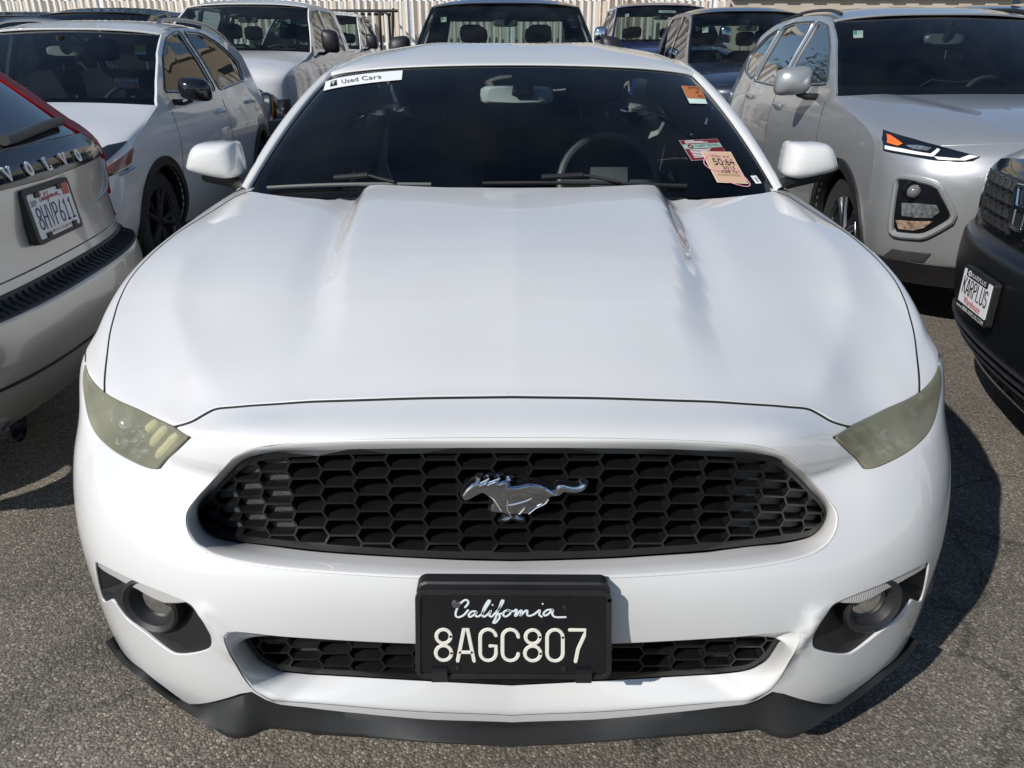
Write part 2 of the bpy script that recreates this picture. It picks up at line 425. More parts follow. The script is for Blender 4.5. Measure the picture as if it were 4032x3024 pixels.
# ================================================================ the white coupe: front body sheet
XC = np.array([0, .18, .34, .46, .58, .69, .79, .87, .92, .945, .957])
PLAN = np.array([0, .004, .016, .034, .066, .115, .18, .265, .355, .45, .60])
def lat(x, c, m, s):          # value centre / x=.58 / side
    return np.interp(x, [0, .30, .58, .92], [c, c+(m-c)*0.35, m, s])
rows = []
for z, c, mm, s in [(.08, .085, .06, .05), (.20, .055, .02, .02), (.32, .03, .005, .005), (.42, .008, .0, .0), (.50, .0, .018, .012), (.57, .012, .065, .04), (.63, .03, .12, .085)]:
    rows.append([(x, p+lat(x, c, mm, s), z) for x, p in zip(XC, PLAN)])
zx = np.linspace(0, 1, 11)
def row(ys, zs): rows.append([(x, y, z) for x, y, z in zip(XC, ys, zs)])
# nose: upper lip, then shut line, then hood stations
row([.055, .06, .085, .115, .178, .262, .33, .40, .465, .53, .63], [.705, .702, .695, .688, .668, .663, .665, .675, .685, .69, .675])
row([.074, .078, .102, .133, .206, .295, .365, .435, .50, .56, .65], [.764, .762, .753, .741, .708, .694, .699, .712, .724, .728, .70])
row([.18, .185, .20, .22, .275, .36, .43, .50, .57, .63, .70], [.787, .784, .773, .757, .735, .728, .735, .748, .76, .757, .72])
row([.30, .302, .315, .33, .365, .44, .50, .56, .62, .68, .75], [.814, .812, .80, .788, .772, .763, .765, .775, .787, .785, .75])
row([.45, .45, .46, .47, .50, .555, .60, .65, .69, .74, .80], [.842, .84, .832, .823, .812, .804, .803, .808, .816, .812, .775])
row([.63, .63, .635, .643, .66, .685, .71, .745, .77, .81, .86], [.870, .868, .863, .86, .853, .845, .840, .840, .842, .833, .79])
row([.82, .82, .822, .825, .833, .845, .86, .875, .89, .915, .96], [.891, .890, .888, .889, .885, .880, .876, .872, .868, .852, .805])
row([1.0, 1.0, 1.0, 1.003, 1.008, 1.015, 1.02, 1.03, 1.04, 1.06, 1.09], [.912, .911, .910, .914, .912, .909, .906, .898, .887, .866, .815])
row([1.17, 1.17, 1.17, 1.172, 1.177, 1.183, 1.19, 1.20, 1.21, 1.225, 1.25], [.929, .929, .929, .932, .931, .930, .928, .916, .901, .876, .82])
row([1.33, 1.33, 1.332, 1.335, 1.343, 1.355, 1.365, 1.375, 1.385, 1.395, 1.41], [.940, .940, .940, .941, .944, .947, .949, .933, .912, .884, .825])
row([1.50]*3+[1.505, 1.51, 1.52, 1.53, 1.54, 1.55, 1.56, 1.57], [.955, .955, .955, .954, .955, .958, .960, .943, .917, .888, .83])
half = np.array(rows)                     # rows x 11 x 3
for r_, d_ in ((11, .001), (12, .008), (13, .012), (14, .006), (15, .001)):
    half[r_, :, 2] += d_*np.clip(1-half[r_, :, 0]/.9, 0, 1)
mir = half[:, :0:-1].copy(); mir[:, :, 0] *= -1
NET = np.concatenate([mir, half], 1)
def sstep(a, b, x):
    t = np.clip((x-a)/(b-a), 0, 1); return t*t*(3-2*t)
def hood_relief(P, u, v):
    P = P.copy(); x = np.abs(P[:, 0]); y = P[:, 1]
    on = sstep(8.2, 9.6, v)
    xd = np.interp(y, [.25, .45, .63, .9, 1.33, 1.6], [.335, .345, .378, .408, .443, .46])
    amp = np.interp(y, [.2, .34, .5, .7, 1.0, 1.33, 1.6], [0, .007, .018, .026, .031, .035, .036])
    wd = np.interp(y, [.3, .6, 1.33], [.075, .055, .036])
    tt = np.clip((x-xd+wd*.12)/(wd*1.12), 0, 1); P[:, 2] += on*amp*(1-(.55*tt+.45*tt*tt*(3-2*tt)))
    # shallow valley beside the dome, faint centre ridge
    P[:, 2] -= on*np.interp(y, [.35, .7, 1.33], [0, .008, .014])*np.exp(-((x-xd-wd*1.15)/.055)**2)
    P[:, 2] += on*.004*np.exp(-np.abs(x)/.10)*np.interp(y, [.15, .4, 1.3], [.4, 1, .6])
    # soft shoulder line towards the lamp
    xs = np.interp(y, [.24, .345, .61, .85, 1.2], [.55, .615, .757, .815, .80])
    P[:, 2] += on*.010*np.exp(-np.abs((x-xs)/.055)**1.6)*np.interp(y, [.15, .35, .8, 1.1, 1.3], [.5, 1, .8, .3, 0])
    # ridge beside the lower opening and crease above the fog pocket
    z = P[:, 2]; fa = 1-sstep(5.2, 6.4, v)
    for (x0, z0, x1, z1, h_, w_) in ((.545, .425, .470, .285, .011, .016), (.470, .285, .445, .235, .008, .016)):
        dx, dz = x1-x0, z1-z0; t = np.clip(((x-x0)*dx+(z-z0)*dz)/(dx*dx+dz*dz), 0, 1); d = np.hypot(x-x0-t*dx, z-z0-t*dz)
        P[:, 1] -= fa*h_*np.exp(-(d/w_)**2)
    return P
SU, SV = 0.1, 0.11
S = Surf(NET, SU, SV, hood_relief); S.locator(10, 10)
UMAX = (S.nc-1)*SU; UC = UMAX/2; VMAX = (S.nr-1)*SV
def pix(L):
    """traced sight lines of the left half -> uv on the front sheet"""
    return np.array([S.find(CAM, ray(px, py)) for px, py in L])
def mirr(uv): return np.c_[UMAX-uv[:, 0], uv[:, 1]]
def both(h, close=True):
    """half loop from centre top to centre bottom (left) -> whole loop"""
    h = h.copy()
    return np.vstack([h, mirr(h)[::-1]])
def ctr(py):
    u = S.find(CAM, ray(2016, py)); u[0] = UC; return u

coupe = empty('parked_coupe', (0, 2.4, 0))
tag(coupe, 'white two-door coupe with chrome running horse on its black honeycomb grille', 'car')
# children are given in world coordinates; keep them there
class _Par:
    pass
def adopt(root):
    bpy.context.view_layer.update()
    def fix(o):
        if o.parent == root: o.matrix_parent_inverse = root.matrix_world.inverted()
    for o in list(root.children): fix(o)

shut = [(1700, 1566), (1400, 1575), (1200, 1582), (1020, 1594), (900, 1604), (851, 1609), (822, 1621), (790, 1639), (755, 1659), (711, 1674), (685, 1680)]
lamp_top = [(685, 1680), (610, 1645), (538, 1609), (470, 1580), (412, 1546), (364, 1498), (340, 1449), (337, 1428)]
lamp_low = [(337, 1428), (328, 1464), (326, 1517), (335, 1589), (349, 1647), (374, 1700), (417, 1748), (470, 1787), (528, 1818), (576, 1838), (615, 1845), (634, 1833), (682, 1782), (745, 1720)]
hood_side = [(411, 1540), (420, 1404), (443, 1267), (470, 1180), (521, 1086), (601, 999), (695, 920), (781, 865), (850, 822), (926, 774), (985, 752)]
cowl = [(985, 752), (1040, 759), (1100, 767), (1200, 777), (1285, 784), (1312, 783), (1335, 776), (1420, 738), (1445, 733), (1751, 735)]
white_low = [(389, 2401), (401, 2445), (423, 2490), (479, 2562), (562, 2640), (646, 2707), (729, 2768), (751, 2778), (785, 2778), (868, 2763), (952, 2738), (991, 2732), (1041, 2760), (1102, 2780), (1203, 2791), (1300, 2803), (1417, 2815), (1706, 2840)]
grille_out = [(1676, 1724), (1432, 1730), (1249, 1737), (1127, 1746), (1017, 1761), (956, 1783), (899, 1822), (834, 1894), (773, 1961), (738, 2010), (731, 2050), (738, 2089), (761, 2132), (795, 2163), (853, 2192), (1005, 2227), (1249, 2254), (1554, 2274)]
grille_in = [(1737, 1764), (1493, 1767), (1310, 1772), (1127, 1781), (1017, 1796), (969, 1812), (926, 1845), (859, 1912), (810, 1961), (782, 2001), (777, 2025), (781, 2050), (798, 2077), (831, 2103), (883, 2120), (1066, 2144), (1249, 2166), (1493, 2183), (1798, 2198)]
low_out = [(1634, 2534), (1300, 2518), (1125, 2507), (1000, 2494), (930, 2487), (890, 2492), (880, 2512), (895, 2560), (930, 2625), (965, 2682), (1005, 2724), (1050, 2748), (1110, 2762), (1300, 2775), (1562, 2797)]
low_in = [(1634, 2538), (1300, 2521), (1125, 2509), (1010, 2498), (968, 2497), (965, 2512), (990, 2555), (1020, 2595), (1058, 2618), (1102, 2637), (1203, 2649), (1300, 2655), (1634, 2675)]
fog_out = [(373, 2206), (423, 2231), (534, 2287), (646, 2331), (740, 2370), (768, 2401), (802, 2445), (829, 2501), (837, 2546), (818, 2565), (757, 2579), (701, 2582), (673, 2573), (612, 2529), (556, 2484), (501, 2445), (467, 2401), (443, 2362), (425, 2372), (409, 2376), (395, 2345), (378, 2267), (371, 2225)]

STP = 0.012
uv_shut = smooth_line(np.vstack([[ctr(1562)], pix(shut)]), STP)
uv_ltop = smooth_line(pix(lamp_top), STP)
uv_llow = smooth_line(pix(lamp_low), STP)
uv_hside = pix(hood_side); uv_hside[0] = uv_ltop[np.argmin(np.abs(uv_ltop[:, 0]-uv_hside[0, 0]))]
uv_hside = smooth_line(uv_hside, STP)
kj = int(np.argmin(np.linalg.norm(uv_ltop-uv_hside[0], axis=1)))
uv_cowl = np.vstack([dens(pix(cowl), STP, False), [ctr(737)]])
uv_wlow = dens(np.vstack([pix(white_low), [ctr(2850)]]), STP, False)

def fn_off(d):
    def f(uv):
        P, N = S(uv); return P+N*d, N
    return f
# --- hood
hood_half = np.vstack([uv_shut[:-1], uv_ltop[:kj], uv_hside[:-1], uv_cowl])
# hood loop (starts centre front, ends centre rear)
hood_loop = both(hood_half)
# drop doubled centre points
def clean(L, eps=1e-5):
    Q = [L[0]]
    for p in L[1:]:
        if np.linalg.norm(p-Q[-1]) > eps: Q.append(p)
    if np.linalg.norm(Q[0]-Q[-1]) < eps: Q.pop()
    return np.array(Q)
hood_loop = clean(hood_loop)
panel('hood', S, [inset(hood_loop, .0068)], 0.012, WHITE, coupe, rim=.012)
# --- bumper cover with openings
vt = uv_llow[0]
side_dn = np.array([[0.0, v] for v in np.linspace(vt[1], uv_wlow[0][1], 40)])
bump_half = np.vstack([uv_shut[:-1], dens(pix([(685, 1680), (745, 1720)]), STP, False)[:-1], uv_llow[::-1][:-1], [vt], [[0.02, vt[1]]], side_dn, uv_wlow])
bump_loop = clean(both(bump_half))
def half_loop(tr, top, bot, n):
    h = np.vstack([[ctr(top)], pix(tr), [ctr(bot)]])
    return smooth_line(h, STP)
go = half_loop(grille_out, 1722, 2285, 0); lo = half_loop(low_out, 2542, 2818, 0)
g_loop = clean(both(go)); l_loop = clean(both(lo))
fo = pix(fog_out)
for _ in range(2):
    nx_ = np.roll(fo, -1, 0); fo = np.stack([fo*.75+nx_*.25, fo*.25+nx_*.75], 1).reshape(-1, 2)
fo = dens(fo, STP)
f_l = clean(fo); f_r = mirr(f_l)
panel('bumper_cover', S, [inset(bump_loop, .0050), g_loop, l_loop, f_l, f_r], 0.02, WHITE, coupe, rim=.010, norim=(1, 2))
# --- fenders
for sgn in (0, 1):
    fl = np.vstack([uv_ltop[kj:], [[0.02, vt[1]]], [[0.0, v] for v in np.linspace(vt[1], VMAX, 60)], [[uv_hside[-1][0], VMAX]], uv_hside[::-1][:-1]])
    fl = clean(fl)
    if sgn: fl = mirr(fl)
    panel('fender', S, [inset(fl, .0045)], 0.02, WHITE, coupe, rim=.012)
# dark liner under hood and fenders
lin = np.array([(0.1, 10.2*SV), (.5, 8.9*SV), (UC, 8.25*SV), (UMAX-.5, 8.9*SV), (UMAX-.1, 10.2*SV), (UMAX-.03, VMAX-.14), (.03, VMAX-.14)])
panel('engine_bay_liner', fn_off(-.022), [dens(lin, .04)], 0.05, DARK, coupe, rim=0)

# --- black tubes in the shut lines, standing in for the shade of the gap
gap_shade = mat('gap_shade_black', (.006, .006, .006), .8)
A_, N_ = S(clean(np.vstack([uv_shut[::-1], mirr(uv_shut)[1:]]))); MB().tube(A_-N_*.0016, .0027, 6).build('hood_gap_shade', gap_shade, coupe)
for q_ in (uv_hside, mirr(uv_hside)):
    A_, N_ = S(q_); MB().tube(A_-N_*.002, .0028, 6).build('hood_gap_shade', gap_shade, coupe)
# --- front lip (chin spoiler)
lip_tr = [(395, 2456), (406, 2512), (434, 2557), (479, 2612), (562, 2679), (646, 2746), (757, 2818), (868, 2885), (907, 2902), (946, 2902), (980, 2896), (1036, 2871), (1091, 2866), (1300, 2891), (1417, 2898), (1706, 2920), (2016, 2936)]
lip_z = [.20, .19, .18, .17, .16, .15, .14, .132, .13, .13, .13, .135, .138, .138, .138, .138, .138]
def chin():
    up = S(uv_wlow)[0]; un = S(uv_wlow)[1]
    lo_ = np.array([at(px, py, z=z) for (px, py), z in zip(lip_tr, lip_z)])
    # more points, matched by angle around the centre
    def par(A): return np.arctan2(A[:, 0]*-1, 1.2-A[:, 1])
    lo_d = smooth_line(lo_, .012)
    pu = par(up)
    # build on a common sequence: sort by parameter
    q = np.linspace(0.0, min(par(lo_d).max(), pu.max())*.975, 110)
    def samp(A):
        t = par(A); o = np.argsort(t); return np.c_[[np.interp(q, t[o], A[o, i]) for i in range(3)]].T
    U = samp(up); L = samp(lo_d)
    U = U+np.array([0, .012, -.004])*1.0
    rows_ = [U+[0, .03, .012], U, U*0.55+L*0.45+[0, .002, 0], U*.12+L*.88+[0, -.001, 0], L, L+[0, .006, -.010], L+[0, .03, -.012], L+[0, .16, -.004]]
    rows_ = [np.vstack([r[::-1]*[1, 1, 1], (r*[-1, 1, 1])[1:]]) for r in rows_]
    V = np.vstack(rows_); n = len(rows_[0]); F = []
    for r in range(len(rows_)-1):
        for i in range(n-1): F.append((r*n+i, (r+1)*n+i, (r+1)*n+i+1, r*n+i+1))
    mk('chin_spoiler', V, F, MATTEP, coupe, auto=50)
chin()

# --- recess walls between bumper sheet and grille frames
def yg_up(x, z): return .078+.002*(z-.53)/.2+np.interp(np.abs(x), XC, PLAN)*1.05+.20*(np.abs(x)/.6)**2*np.interp(np.abs(x), [0, .3, .62], [0, .3, 1])*.55
def yg_lo(x, z): return .070+np.interp(np.abs(x), XC, PLAN)*1.0+.02*(np.abs(x)/.5)**2
def on_y(L, fy):
    out = []
    for px, py in L:
        p = at(px, py, y=.1)
        for _ in range(12): p = at(px, py, y=float(fy(p[0], p[2])))
        out.append(p)
    return np.array(out)
def resamp(P, n):
    L = np.r_[0, np.cumsum(np.linalg.norm(np.diff(P, axis=0), axis=1))]; s = np.linspace(0, L[-1], n)
    return np.c_[[np.interp(s, L, P[:, i]) for i in range(P.shape[1])]].T
def recess(name, outer_uv, tr, top, bot, fy, n=120):
    inner = smooth_line(on_y([(2016, top)]+tr+[(2016, bot)], fy), .01)
    # match by traced corner order: use normalised arclength of both in front view
    o_uv = resamp(outer_uv, n); A, NA = S(o_uv); B = resamp(inner, n)
    B[0, 0] = B[-1, 0] = 0
    A = np.vstack([A, (A*[-1, 1, 1])[::-1][1:-1]]); NA = np.vstack([NA, (NA*[-1, 1, 1])[::-1][1:-1]]); B2 = np.vstack([B, (B*[-1, 1, 1])[::-1][1:-1]])
    zm_ = (B2[:, 2].max()+B2[:, 2].min())/2; B2 = B2.copy(); B2[:, 2] -= .004*sstep(0, .05, zm_-B2[:, 2])
    d = B2-A; dl = np.linalg.norm(d, axis=1)[:, None]; dd = d/dl
    tg = np.roll(A, -1, 0)-np.roll(A, 1, 0); wn = np.cross(tg, dd); wn /= np.linalg.norm(wn, axis=1)[:, None]+1e-9
    s = np.sign(np.sum(wn*NA, axis=1)+1e-9)
    cen = A.mean(0); s = np.sign(np.sum(wn*(cen-A), axis=1)); wn *= np.sign(s.sum())
    rows_ = [(A-NA*.001, NA), (A+d*np.minimum(.006/dl, .2)-NA*.0005, NA*.8+wn*.6), (A+d*np.minimum(.014/dl, .4)-NA*.0005, NA*.25+wn), (A+d*.6, wn), (B2, wn)]
    V = np.vstack([r[0] for r in rows_]); N = np.vstack([r[1]/np.linalg.norm(r[1], axis=1)[:, None] for r in rows_]); q = len(A); F = []
    for r in range(len(rows_)-1):
        for i in range(q):
            j = (i+1) % q; F.append((r*q+i, r*q+j, (r+1)*q+j, (r+1)*q+i))
    f0 = F[q*2]; g = np.cross(V[f0[1]]-V[f0[0]], V[f0[2]]-V[f0[0]])
    if np.dot(g, N[f0[0]]) < 0: F = [f[::-1] for f in F]
    mk(name, V, F, WHITE, coupe, True, N)
    H_ = smooth_line(on_y([(2016, top)]+tr+[(2016, bot)], lambda x, z: fy(x, z)-.012), .01); H_[0, 0] = H_[-1, 0] = 0
    return np.vstack([H_, (H_*[-1, 1, 1])[::-1][1:-1]])[:, [0, 2]]
in_up = recess('grille_surround', go, grille_in, 1763, 2203, yg_up)
in_lo = recess('lower_grille_surround', lo, low_in, 2544, 2694, yg_lo)

# --- honeycomb grilles
def clip_convex(poly, clip):
    """Sutherland-Hodgman, clip polygon convex CCW"""
    out = [np.array(p) for p in poly]
    n = len(clip)
    for i in range(n):
        a, b = clip[i], clip[(i+1) % n]; e = b-a; inp = out; out = []
        if not inp: return []
        for j in range(len(inp)):
            p, q = inp[j-1], inp[j]
            sp = e[0]*(p[1]-a[1])-e[1]*(p[0]-a[0]); sq = e[0]*(q[1]-a[1])-e[1]*(q[0]-a[0])
            if sq >= 0:
                if sp < 0: t = sp/(sp-sq); out.append(p+(q-p)*t)
                out.append(q)
            elif sp >= 0:
                t = sp/(sp-sq); out.append(p+(q-p)*t)
    return out
def hull(P):
    P = sorted(map(tuple, P)); 
    def cr(o, a, b): return (a[0]-o[0])*(b[1]-o[1])-(a[1]-o[1])*(b[0]-o[0])
    lo_, up = [], []
    for p in P:
        while len(lo_) > 1 and cr(lo_[-2], lo_[-1], p) <= 0: lo_.pop()
        lo_.append(p)
    for p in reversed(P):
        while len(up) > 1 and cr(up[-2], up[-1], p) <= 0: up.pop()
        up.append(p)
    return np.array(lo_[:-1]+up[:-1])
MESHI = None
def mesh_insert_mat():
    m, n, l, b = nm('knit_mesh_plastic')
    b.inputs['Base Color'].default_value = (.05, .05, .05, 1); b.inputs['Roughness'].default_value = .45
    tc = n.new('ShaderNodeTexCoord'); mp = n.new('ShaderNodeMapping'); mp.inputs['Scale'].default_value = (1.0, .001, 1.25)
    l.new(tc.outputs['Object'], mp.inputs[0])
    v = n.new('ShaderNodeTexVoronoi'); v.inputs['Scale'].default_value = 330; v.inputs['Randomness'].default_value = 0.15
    l.new(mp.outputs[0], v.inputs['Vector'])
    r = n.new('ShaderNodeValToRGB'); r.color_ramp.elements[0].color = (.012, .012, .012, 1); r.color_ramp.elements[1].color = (.11, .11, .108, 1)
    r.color_ramp.elements[0].position = .3; r.color_ramp.elements[1].position = .6
    l.new(v.outputs['Distance'], r.inputs[0]); l.new(r.outputs[0], b.inputs['Base Color'])
    bp = n.new('ShaderNodeBump'); bp.inputs['Strength'].default_value = .8; bp.inputs['Distance'].default_value = .002
    l.new(v.outputs['Distance'], bp.inputs['Height']); l.new(bp.outputs[0], b.inputs['Normal']); return m
MESHI = mesh_insert_mat()
GRBLK = mat('grille_black', (.007, .007, .007), .26, noise=.2, nscale=15)
def honey(name, outl, fy, px, rz, x0, z0, closed_cell, frame=.010, drop=lambda x: 0.0, slope=.66):
    zr_ = float(np.mean(outl[:, 1]))
    def cx_(x): return slope*(fy(np.asarray(x), zr_)-fy(np.zeros(1), zr_)[0])   # sheared height: rows follow the swept-back face
    outl = np.c_[outl[:, 0], outl[:, 1]+cx_(outl[:, 0])]; outl = hull(outl)
    if area2(outl) < 0: outl = outl[::-1]
    inner = hull(inset(dens(outl, .01), frame))
    zm_ = (inner[:, 1].max()+inner[:, 1].min())/2; inner = inner.copy(); inner[:, 1] += .004*sstep(0, .05, zm_-inner[:, 1]); inner = hull(inner)
    def f3(q, d=0.0):
        q = np.asarray(q); z_ = q[:, 1]-cx_(q[:, 0]); return np.c_[q[:, 0], fy(q[:, 0], z_)+d, z_]
    holes = []; cells = []
    n = int(.8/px)+1
    for i in range(-n, n+1):
        for j in range(-8, 9):
            cx = x0+i*px; cz = z0+(j+.5*(i % 2))*rz+drop(abs(cx))
            def hexa(g):
                a, bx, h = px*.5-.0050, px*.5+.0042, rz/2
                a -= g*.55; bx -= g*1.15; h -= g+.0003
                return [np.array((cx-a, cz-h)), np.array((cx+a, cz-h)), np.array((cx+bx, cz)), np.array((cx+a, cz+h)), np.array((cx-a, cz+h)), np.array((cx-bx, cz))]
            H = clip_convex(hexa(.0016), inner)
            if len(H) < 3: continue
            H = clean(np.array(H), 3e-4)
            if len(H) < 3 or abs(area2(H)) < 6e-5: continue
            H2 = clip_convex(hexa(.0030), inset(dens(inner, .012), .0026))
            H2 = clean(np.array(H2), 3e-4) if len(H2) >= 3 else None
            cells.append((cx, cz, i, j, H))
            holes.append(H)
    V2, T = cdt([outl]+holes, .05)
    mb = MB()
    P = f3(V2, -.012); mb.add(P, T[:, ::-1] if np.cross(P[T[0, 1]]-P[T[0, 0]], P[T[0, 2]]-P[T[0, 0]])[1] > 0 else T)
    for (cx, cz, i, j, H) in cells:
        if area2(H) < 0: H = H[::-1]
        c = (H.max(0)+H.min(0))/2; hh = np.maximum((H.max(0)-H.min(0))/2, 1e-4); Hm = c+(H-c)*np.maximum(.45, 1-np.array([.0032, .0056])/hh)
        A = f3(H, -.012); B = f3(Hm, .006); D = f3(Hm, .030); q = len(H)
        mb.add(np.vstack([A, B, D]), [(r*q+k, r*q+(k+1) % q, (r+1)*q+(k+1) % q, (r+1)*q+k) for r in range(2) for k in range(q)])
    g = mb.build(name, GRBLK, coupe, smooth=False)
    for (cx, cz, i, j, H) in cells:
        if closed_cell(cx, cz, i, j):
            c = H.mean(0); Hm = c+(H-c)*.93
            q = len(H); P = f3(Hm, .005); C = f3(np.array([c]), .004)
            mk('mesh_insert', np.vstack([P, C]), [(k, (k+1) % q, q) for k in range(q)], MESHI, coupe, smooth=False)
    return g
zt = in_up[:, 1].max()
honey('honeycomb_grille', in_up, yg_up, .0588, .0325, 0.0, .612, lambda x, z, i, j: abs(x) > .40 or z > zt-.016)
honey('lower_honeycomb_grille', in_lo, yg_lo, .060, .030, .03, .345, lambda x, z, i, j: abs(x) > .37 and (i+j) % 3 != 0, slope=.87)
# radiator seen behind
mb = MB(); mb.box((0, .32, .46), (1.1, .02, .44)); mb.build('radiator', DARK, coupe)
for nm_, loop_, fy_ in (('grille_duct', in_up, yg_up), ('lower_grille_duct', in_lo, yg_lo)):
    q_ = len(loop_); A_ = np.c_[loop_[:, 0], fy_(loop_[:, 0], loop_[:, 1])+.004, loop_[:, 1]]; B_ = A_.copy(); B_[:, 1] = np.maximum(B_[:, 1]+.06, .27)
    mk(nm_, np.vstack([A_, B_]), [(i, (i+1) % q_, q_+(i+1) % q_, q_+i) for i in range(q_)]+[tuple(range(q_, 2*q_))], DARK, coupe, smooth=False)
for (x, z) in [(-.16, .675), (.17, .645), (.17, .60), (.18, .555), (-.16, .60), (.40, .70)]:
    MB().box((x, .22, z), (.16, .02, .012)).build('radiator_bar', STEEL, coupe)
MB().box((.315, .21, .63), (.03, .012, .16)).build('radiator_duct', mat('pale_duct', (.42, .39, .34), .6), coupe)
# ================================================================ lettering helpers
def text2d(txt, size=1.0, spacing=1.0):
    """flat lettering as 2-D vertices and faces, left baseline at 0"""
    cu = bpy.data.curves.new('lettering', 'FONT'); cu.body = txt; cu.size = size; cu.space_character = spacing; cu.resolution_u = 3
    o = bpy.data.objects.new('lettering', cu); COL.objects.link(o)
    dg = bpy.context.evaluated_depsgraph_get(); me = o.evaluated_get(dg).to_mesh()
    V = np.array([v.co[:2] for v in me.vertices]).reshape(-1, 2); F = [tuple(p.vertices) for p in me.polygons]
    o.evaluated_get(dg).to_mesh_clear(); bpy.data.objects.remove(o); bpy.data.curves.remove(cu)
    return V, F
def fit(V, x0, y0, x1, y1):
    mn, mx = V.min(0), V.max(0); return (V-mn)/(mx-mn+1e-9)*[x1-x0, y1-y0]+[x0, y0]
class Frame:
    """flat sheet in space: unit coordinates (0..1, 0..1; origin bottom left) -> 3-D"""
    def __init__(s, TL, TR, BR, BL, toward):
        s.q = [np.array(p, float) for p in (BL, BR, TR, TL)]
        n = np.cross(s.q[1]-s.q[0], s.q[3]-s.q[0]); n /= np.linalg.norm(n)
        s.n = n if np.dot(n, np.array(toward)-s.q[0]) > 0 else -n
        s.w = np.linalg.norm(s.q[1]-s.q[0]); s.h = np.linalg.norm(s.q[3]-s.q[0])
    def __call__(s, uv, off=0.0):
        uv = np.asarray(uv, float); a, b = uv[:, :1], uv[:, 1:2]
        return (1-a)*(1-b)*s.q[0]+a*(1-b)*s.q[1]+a*b*s.q[2]+(1-a)*b*s.q[3]+s.n*off
    def rect(s, name, x0, y0, x1, y1, m, parent, off, thick=.0006, rad=0.0, label=None):
        mb = MB()
        if rad:
            P = []; rx, ry = rad/s.w, rad/s.h
            for (cx, cy, a0) in ((x1-rx, y1-ry, 0), (x0+rx, y1-ry, 90), (x0+rx, y0+ry, 180), (x1-rx, y0+ry, 270)):
                for k in range(6): a = R(a0+k*18); P.append((cx+rx*math.cos(a), cy+ry*math.sin(a)))
        else: P = [(x1, y1), (x0, y1), (x0, y0), (x1, y0)]
        n = len(P); V = np.vstack([s(P, off), s(P, off-thick)])
        mb.add(V, [tuple(range(n))]+[(i, (i+1) % n, n+(i+1) % n, n+i)[::-1] for i in range(n)])
        return mb.build(name, m, parent, smooth=False, label=label)
    def text(s, name, txt, x0, y0, x1, y1, m, parent, off=.0008, label=None):
        V, F = text2d(txt); return mk(name, s(fit(V, x0, y0, x1, y1), off), F, m, parent, False, label=label)
    def strokes(s, name, lines, wd, m, parent, off=.0005, hgt=.35, seg=6, label=None):
        """rounded raised strokes; lines in unit coordinates, wd in metres"""
        mb = MB()
        for L in lines:
            P = s(np.asarray(L, float), off)
            if len(P) == 1: P = np.vstack([P, P+(s.q[1]-s.q[0])*.001])
            t = np.gradient(P, axis=0); t /= np.linalg.norm(t, axis=1)[:, None]+1e-12
            e = np.cross(t, s.n); e /= np.linalg.norm(e, axis=1)[:, None]+1e-12
            r = wd/2
            # end caps
            P = np.vstack([P[:1]-t[:1]*r*.7, P, P[-1:]+t[-1:]*r*.7]); e = np.vstack([e[:1]*.5, e, e[-1:]*.5]); n = len(P)
            offs = [(-1, 0), (-.8, hgt), (.8, hgt), (1, 0)]
            V = np.vstack([P+e*a*r+s.n*b*r for a, b in offs])
            F = [(k*n+i, k*n+i+1, (k+1)*n+i+1, (k+1)*n+i) for k in range(3) for i in range(n-1)]+[(0, n, 2*n, 3*n), (n-1, 2*n-1, 3*n-1, 4*n-1)]
            g = np.cross(V[F[n-1][1]]-V[F[n-1][0]], V[F[n-1][2]]-V[F[n-1][0]])
            if np.dot(g, s.n) < 0: F = [f[::-1] for f in F]
            mb.add(V, F)
        return mb.build(name, m, parent, smooth=False, label=label)
def arc(cx, cy, rx, ry, a0, a1, n=9): return [(cx+rx*math.cos(R(a)), cy+ry*math.sin(R(a))) for a in np.linspace(a0, a1, n)]
GL = {   # plate characters in a 1 x 2 box
 '8': [arc(.5, 1.52, .42, .42, 0, 360, 17), arc(.5, .5, .46, .46, 0, 360, 17)], '0': [arc(.5, 1.5, .46, .46, 0, 180)+arc(.5, .5, .46, .46, 180, 360)+[(.96, 1.5)]],
 'A': [[(.02, 0), (.4, 2), (.6, 2), (.98, 0)], [(.16, .55), (.84, .55)]], 'G': [arc(.5, 1.5, .46, .46, 10, 180)+arc(.5, .5, .46, .46, 180, 360)+[(.96, .95), (.6, .95)]],
 'C': [arc(.5, 1.5, .46, .46, 0, 180)+arc(.5, .5, .46, .46, 180, 360)], '7': [[(.04, 1.95), (.96, 1.95), (.9, 1.6), (.55, .8), (.4, 0)]],
 'H': [[(.06, 0), (.06, 2)], [(.94, 0), (.94, 2)], [(.06, 1), (.94, 1)]], 'V': [[(.02, 2), (.5, 0), (.98, 2)]], 'P': [[(.08, 0), (.08, 1.96), (.5, 1.96)]+arc(.5, 1.5, .44, .46, 80, -80)+[(.08, 1.0)]],
 '6': [[(.75, 1.98), (.3, 1.3), (.08, .7)], arc(.5, .5, .45, .46, 0, 360, 17)], '1': [[(.2, 1.6), (.5, 1.96), (.5, 0)], [(.15, .02), (.85, .02)]],
 'K': [[(.06, 0), (.06, 2)], [(.94, 2), (.1, .9)], [(.4, 1.25), (.96, 0)]], 'R': [[(.08, 0), (.08, 1.96), (.5, 1.96)]+arc(.5, 1.5, .44, .46, 80, -80)+[(.08, 1.0)], [(.5, 1.0), (.96, 0)]],
 'L': [[(.08, 2), (.08, .04), (.95, .04)]], 'U': [[(.06, 2), (.06, .5)]+arc(.5, .5, .44, .46, 180, 360)+[(.94, 2)]], 'S': [arc(.5, 1.5, .43, .46, 20, 250)+arc(.5, .5, .45, .48, 70, -160)],
}
